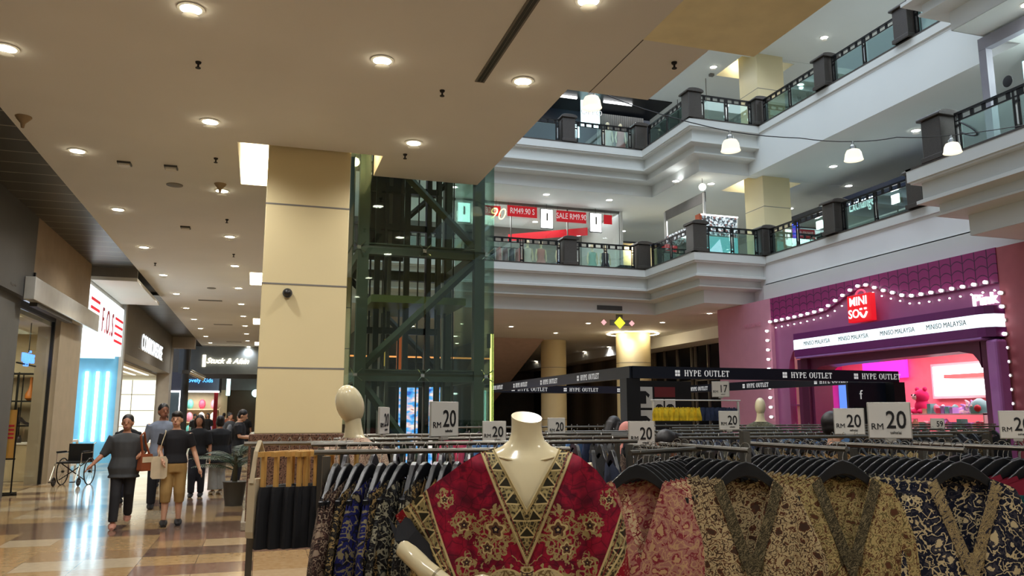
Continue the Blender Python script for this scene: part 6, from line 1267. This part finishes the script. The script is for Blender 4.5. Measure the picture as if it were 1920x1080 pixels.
# ---- kaftan pattern
def kaftan_mat():
    m=NT('red_kaftan_print',.62,0,.3); x,y,z=m.coords(); ax=x.abs()
    P=m.comb(ax,y*.2,z); nz=m.noise(P,9,2); w=(nz-.5)*.05
    Q=m.comb(ax+w,0.,z+w*1.2)
    gold_=rgb(170,150,100); dkg=rgb(74,62,38); gl=rgb(206,186,132)
    # ground: deep reds with shadowy blotches and small leaves
    n1=m.noise(Q,16,3); c=m.ramp(n1,[(.3,rgb(86,6,32)),(.46,rgb(128,10,44)),(.56,rgb(160,16,50)),(.66,rgb(100,6,38))])
    v0=m.voro(Q,24,feature='DISTANCE_TO_EDGE'); c=m.mix((v0<.03)*.5,c,rgb(60,4,20))
    # flower sprays in gold: two medallions each side and scroll work below
    fe=m.voro(m.comb(ax+w,0.,z+w),46,feature='DISTANCE_TO_EDGE'); fn=m.noise(P,55,3); fil=((fe<.11)*(fn>.42)).max((fn-.5).abs()<.02)
    def medal(cx,cz,r,c,k=9):
        dx=(ax-cx); dz=(z-cz); d=(dx*dx+dz*dz).m('SQRT'); an=dz.m('ARCTAN2',dx); pet=(an*k).sin()*.12+1
        rr=d/(pet*r)+(nz-.5)*1.3; c=m.mix((rr<1.)*fil,c,gold_); ri=d/(((an*5).sin()*.2+1)*r*.42); c=m.mix((ri<1.)*(ri>.72),c,gl); c=m.mix((ri<.72),c,rgb(104,70,50)); c=m.mix((ri<.4),c,rgb(36,22,34)); return m.mix(ri<.16,c,gl)
    for a in ((.11,1.2,.075),(.14,1.135,.05,7),(.225,1.21,.05,6),(.10,.99,.075,11),(.20,.97,.07),(.215,1.08,.04,5),(.15,.88,.09),(.295,1.3,.035,6)): c=medal(a[0],a[1],a[2],c,*(a[3:] or (9,)))
    v=m.voro(Q,19); n2=m.noise(Q,30,3); scroll=((v*1.0+(n2-.5)*.9).near(.42,.045))*((z-1.13+ax*.3)<0.)*(nz>.45)
    c=m.mix(scroll,c,gold_)
    # big cream paisley horns under the V point
    def horn(c):
        e=((ax-.072).m('POWER',2.)+((z-.985)*.95).m('POWER',2.)).m('SQRT'); i=((ax-.085).m('POWER',2.)+((z-.968)).m('POWER',2.)).m('SQRT')
        o=(e<.075)*(i>.064)*(z>.97)*(ax<.135); c=m.mix(o,c,m.mix(fil,rgb(196,178,132),rgb(120,96,60))); ed=e.near(.077,.003)*(z>.985); return m.mix(ed,c,gl)
    c=horn(c)
    cen=(ax<(.022+(1.09-z)*.05))*(z<1.075); vv=m.voro(m.comb(ax,0.,z),48); c=m.mix(cen,c,m.ramp(vv+(fn-.5)*.8,[(0,rgb(36,40,34)),(.25,rgb(150,124,64)),(.42,rgb(200,182,136)),(.6,rgb(60,30,36)),(.75,rgb(190,170,120))],True))
    # centre strip below
    cen=(ax<.03)*(z<1.08); vv=m.voro(P,60); c=m.mix(cen,c,m.ramp(vv,[(0,rgb(30,44,36)),(.3,rgb(160,130,60)),(.5,rgb(200,180,130)),(.62,rgb(40,40,36))],True)) if 0 else c
    # embroidered bands: V band and sleeve bands
    def lace(s,t,c,wd):
        "s across the band, t along it (metres)"
        tri=((t*16).fract()-.5).abs()*2.; sc=s/wd
        p=m.comb(s,t,0.); q=m.voro(p,70,feature='DISTANCE_TO_EDGE'); base=m.mix((q<.13)*1.,rgb(58,50,34),rgb(150,134,88))
        petals=((t*40).sin()*(sc*9).sin()).near(.25,.16); base=m.mix(petals,base,rgb(176,160,108))
        dt=(tri<(sc*1.1-.12))*(sc<.72)*(sc>.2); edge=(tri-(sc*1.1-.12)).abs()<.1; base=m.mix(edge*(sc<.8)*(sc>.14),base,gl); return m.mix(dt*((tri-(sc*1.1-.12)).abs()>.1),base,rgb(44,40,24))
    # V band: outer line from (.165,1.47) to (0,1.085); inner line from (.115,1.47) to (0,1.27)
    so=(ax*.919)-(z-1.085)*.3937          # distance right of outer line (neg = inside)
    si=(ax*.867)-(z-1.268)*.498
    al=ax*.39+z*.92
    vb=(so<0.)*((z-1.0)>0.)
    c=m.mix(vb,c,lace((so*-1.),al,c,.07))
    c=m.mix(so.near(0.,.0045),c,gl); c=m.mix(so.near(-.011,.0015),c,rgb(120,16,36)); c=m.mix(si.near(.004,.0035),c,gl)
    s1=(ax-.37)*.926-(z-1.323)*.38; s2=(ax-.437)*.832-(z-1.27)*.556; al2=ax*.41+z*.912
    sb=(s1>0.)*(s2<0.); c=m.mix(sb,c,lace(s1,al2,c,.075))
    c=m.mix(s1.near(0.,.0035),c,gl); c=m.mix(s1.near(.012,.0015),c,rgb(120,16,36)); c=m.mix(s2.near(0.,.0035),c,gl); c=m.mix(s2.near(-.012,.0012),c,rgb(120,16,36)); c=m.mix((s2>.0035)*(s2<.022),c,m.mix(fil,rgb(70,56,36),gold_)); c=m.mix(s2.near(.022,.002),c,gl)
    dots=m.voro(m.comb(s2,al2,0.),90); c=m.mix((s2>.024),c,m.mix(dots<.3,rgb(150,12,34),rgb(190,130,110)))
    m.col(c); m.bump(m.noise(m.comb(x,y,z),220,2),.12,.002); return m.mat
def kaftan():
    nu,nv=96,40
    def top(u,front):
        s=-1 if u<0 else 1; a=abs(u)
        if s<0: K=[(0,0),(.24,.118),(.36,.19),(.5,.27),(.7,.36),(1,.487)]; Z=[(0,1.47),(.24,1.477),(.36,1.452),(.5,1.40),(.7,1.335),(1,1.232)]
        else:   K=[(0,0),(.24,.118),(.36,.19),(.5,.25),(.7,.315),(1,.362)]; Z=[(0,1.47),(.24,1.477),(.36,1.452),(.5,1.405),(.7,1.32),(1,1.2)]
        def ip(T):
            for (p,q),(r_,t_) in zip(T,T[1:]):
                if a<=r_: return q+(t_-q)*(a-p)/(r_-p)
            return T[-1][1]
        x=ip(K); z=ip(Z)
        if front and a<.24: z=1.268+(1.477-1.268)*(x/.118)
        if not front and a<.24: z=1.477-.012*(1-x/.118)
        return s*x,z
    def P(u,v,front):
        x0,z0=top(u,front); s=-1 if u<0 else 1; a=abs(u)
        xb=s*(a*.33 if s<0 else a*.40); zb=.72
        if s<0: xb=s*(min(a,.8)/.8*.30+max(0,a-.8)*.45)
        # sleeve end slopes down and inward on the bent arm side
        z=z0+(zb-z0)*v
        if s<0: e_=max(.205,.475-max(0,1.237-z)*.93); x=x0*(1-(1-e_/.487)*a**1.5*min(1,v*8+.0)) if z<1.237 else x0
        else: x=x0+(xb-x0)*v**1.2
        ar=min(1,abs(x)/.36); body=math.sqrt(max(0,1-ar**2.2))
        bust=.02*math.exp(-((z-1.27)/.09)**2)*(1-ar)
        y=-(.035+.088*body+bust)*(1 if front else -.85)
        edge=min(1,(1-a)*9); y=y*edge
        if abs(x)<.2 and z>1.42: y*= .62+.38*(1.48-z)/.06 if z<1.48 else .62
        g=min(1,v*2.2)
        f=.016*math.sin(9*x*PI+.8)*g+.010*math.sin(21*x+4*z)*g+.012*math.sin(15*abs(x)-z*5)*g*ar
        fold=.03*math.exp(-((x-.2)/.028)**2)*min(1,v*3)+.022*math.exp(-((x+.215)/.03)**2)*min(1,v*3)
        return (x,y+(f+fold)*(1 if front else .6)*edge,z)
    m=MB(); rs=[]
    for j in range(nv+1):
        v=j/nv; rs.append([P(-1+2*i/nu,v,True) for i in range(nu+1)]+[P(1-2*i/nu,v,False) for i in range(1,nu)])
    return m.rings(rs,cap=False),P
km,KP=kaftan(); kf=km.build('red_kaftan',kaftan_mat(),None,True); kf.location=(mx,my,0); kf.rotation_euler=(0,0,mrz)
tag(kf,'deep red kaftan with gold embroidered V neck and sleeve bands on the headless mannequin','garment')
# raised piping along the neckline and the V band
gp=flat('gold_piping',rgb(190,170,120),.5)
def onk(x,z):
    best=min(((abs(p[0]-x)+abs(p[2]-z),p) for j in range(0,41) for i in range(97) for p in (KP(-1+2*i/96,j/40,True),)),key=lambda q:q[0])[1]; return (x,best[1]-.006,z)
for s in (-1,1):
    MB().tube([onk(s*.118*(1-k/10),1.475-.206*k/10) for k in range(11)],.0028,6).build('neck_piping',gp,kf,True)
    MB().tube([onk(s*.165*(1-k/12),1.465-.378*k/12) for k in range(13)],.0026,6).build('band_piping',gp,kf,True)
# black lining hanging out below the bent arm sleeve
lm=MB().rings([[(x,yy,z) for x,yy,z in q] for q in ([(-.44,-.02,1.24),(-.475,-.035,1.19),(-.505,-.03,1.225)],[(-.40,-.05,1.19),(-.43,-.065,1.155),(-.475,-.06,1.15)],[(-.33,-.07,1.12),(-.36,-.08,1.09),(-.39,-.075,1.08)],[(-.26,-.09,1.03),(-.28,-.10,1.02),(-.30,-.10,1.01)])],cap=False,close=False)
lo=lm.build('black_lining',FB['plain_black'],kf); md=lo.modifiers.new('s','SOLIDIFY'); md.thickness=.004
# egg-head mannequin in a printed blouse
def eggman(x,y,rz,ztop,fabk,label,glabel,s=1):
    t=thing('mannequin',label,'mannequin',(x,y,0),rz); h=ztop
    MB().lathe([(.17,0),(.17,.02),(.015,.03),(.015,1.0)],n=20).build('stand',C['chrome'],t,True)
    MB().ell((0,-.012,h-.125),(.066,.088,.118),20,14,Matrix.Rotation(R(28),3,'X')).build('head',C['mann'],t,True)
    MB().rings([[(rx*math.cos(a),cy_+ry*math.sin(a),zz) for a in [i*2*PI/24 for i in range(24)]] for zz,rx,ry,cy_ in ((h-.2,.045,.05,.01),(h-.25,.047,.05,.02),(h-.3,.058,.055,.025),(h-.34,.11,.06,.03),(h-.37,.16,.07,.03))]).build('neck',C['mann'],t,True)
    g=MB().rings([[(rx*math.cos(a)*(1+.03*math.sin(7*a)*f),.03+ry*math.sin(a)*(1+.05*math.sin(8*a)*f),zz) for a in [i*2*PI/32 for i in range(32)]] for zz,rx,ry,f in ((h-.95,.24,.16,1),(h-.75,.2,.14,1),(h-.6,.19,.13,.6),(h-.48,.21,.12,.3),(h-.4,.21,.09,0),(h-.36,.17,.075,0),(h-.33,.11,.068,0),(h-.315,.08,.064,0))],cap=False)
    for s_ in (-1,1): g.tube([(s_*.17,.03,h-.4),(s_*.24,.03,h-.55),(s_*.27,.0,h-.72)],[.07,.065,.06],12)
    o=g.build('printed_blouse',FB[fabk],None,True,loc=(x,y,0),rz=rz); tag(o,glabel,'garment'); return t
FB['speck']=fab('pink_brown_speckle',rgb(200,176,150),rgb(120,70,60),rgb(70,34,34),40); FB['plaid']=fab('green_grey_check',rgb(84,84,66),rgb(40,42,34),rgb(130,126,104),34)
eggman(.505,4.72,R(-55),1.785,'speck','bald cream mannequin with smooth head turned left, before the lift','speckled pink brown blouse on the bald mannequin at the left')
eggman(6.04,8.72,R(140),1.83,'plaid','bald cream mannequin seen from behind near the pink shop','grey green checked shirt on the mannequin near the pink shop')
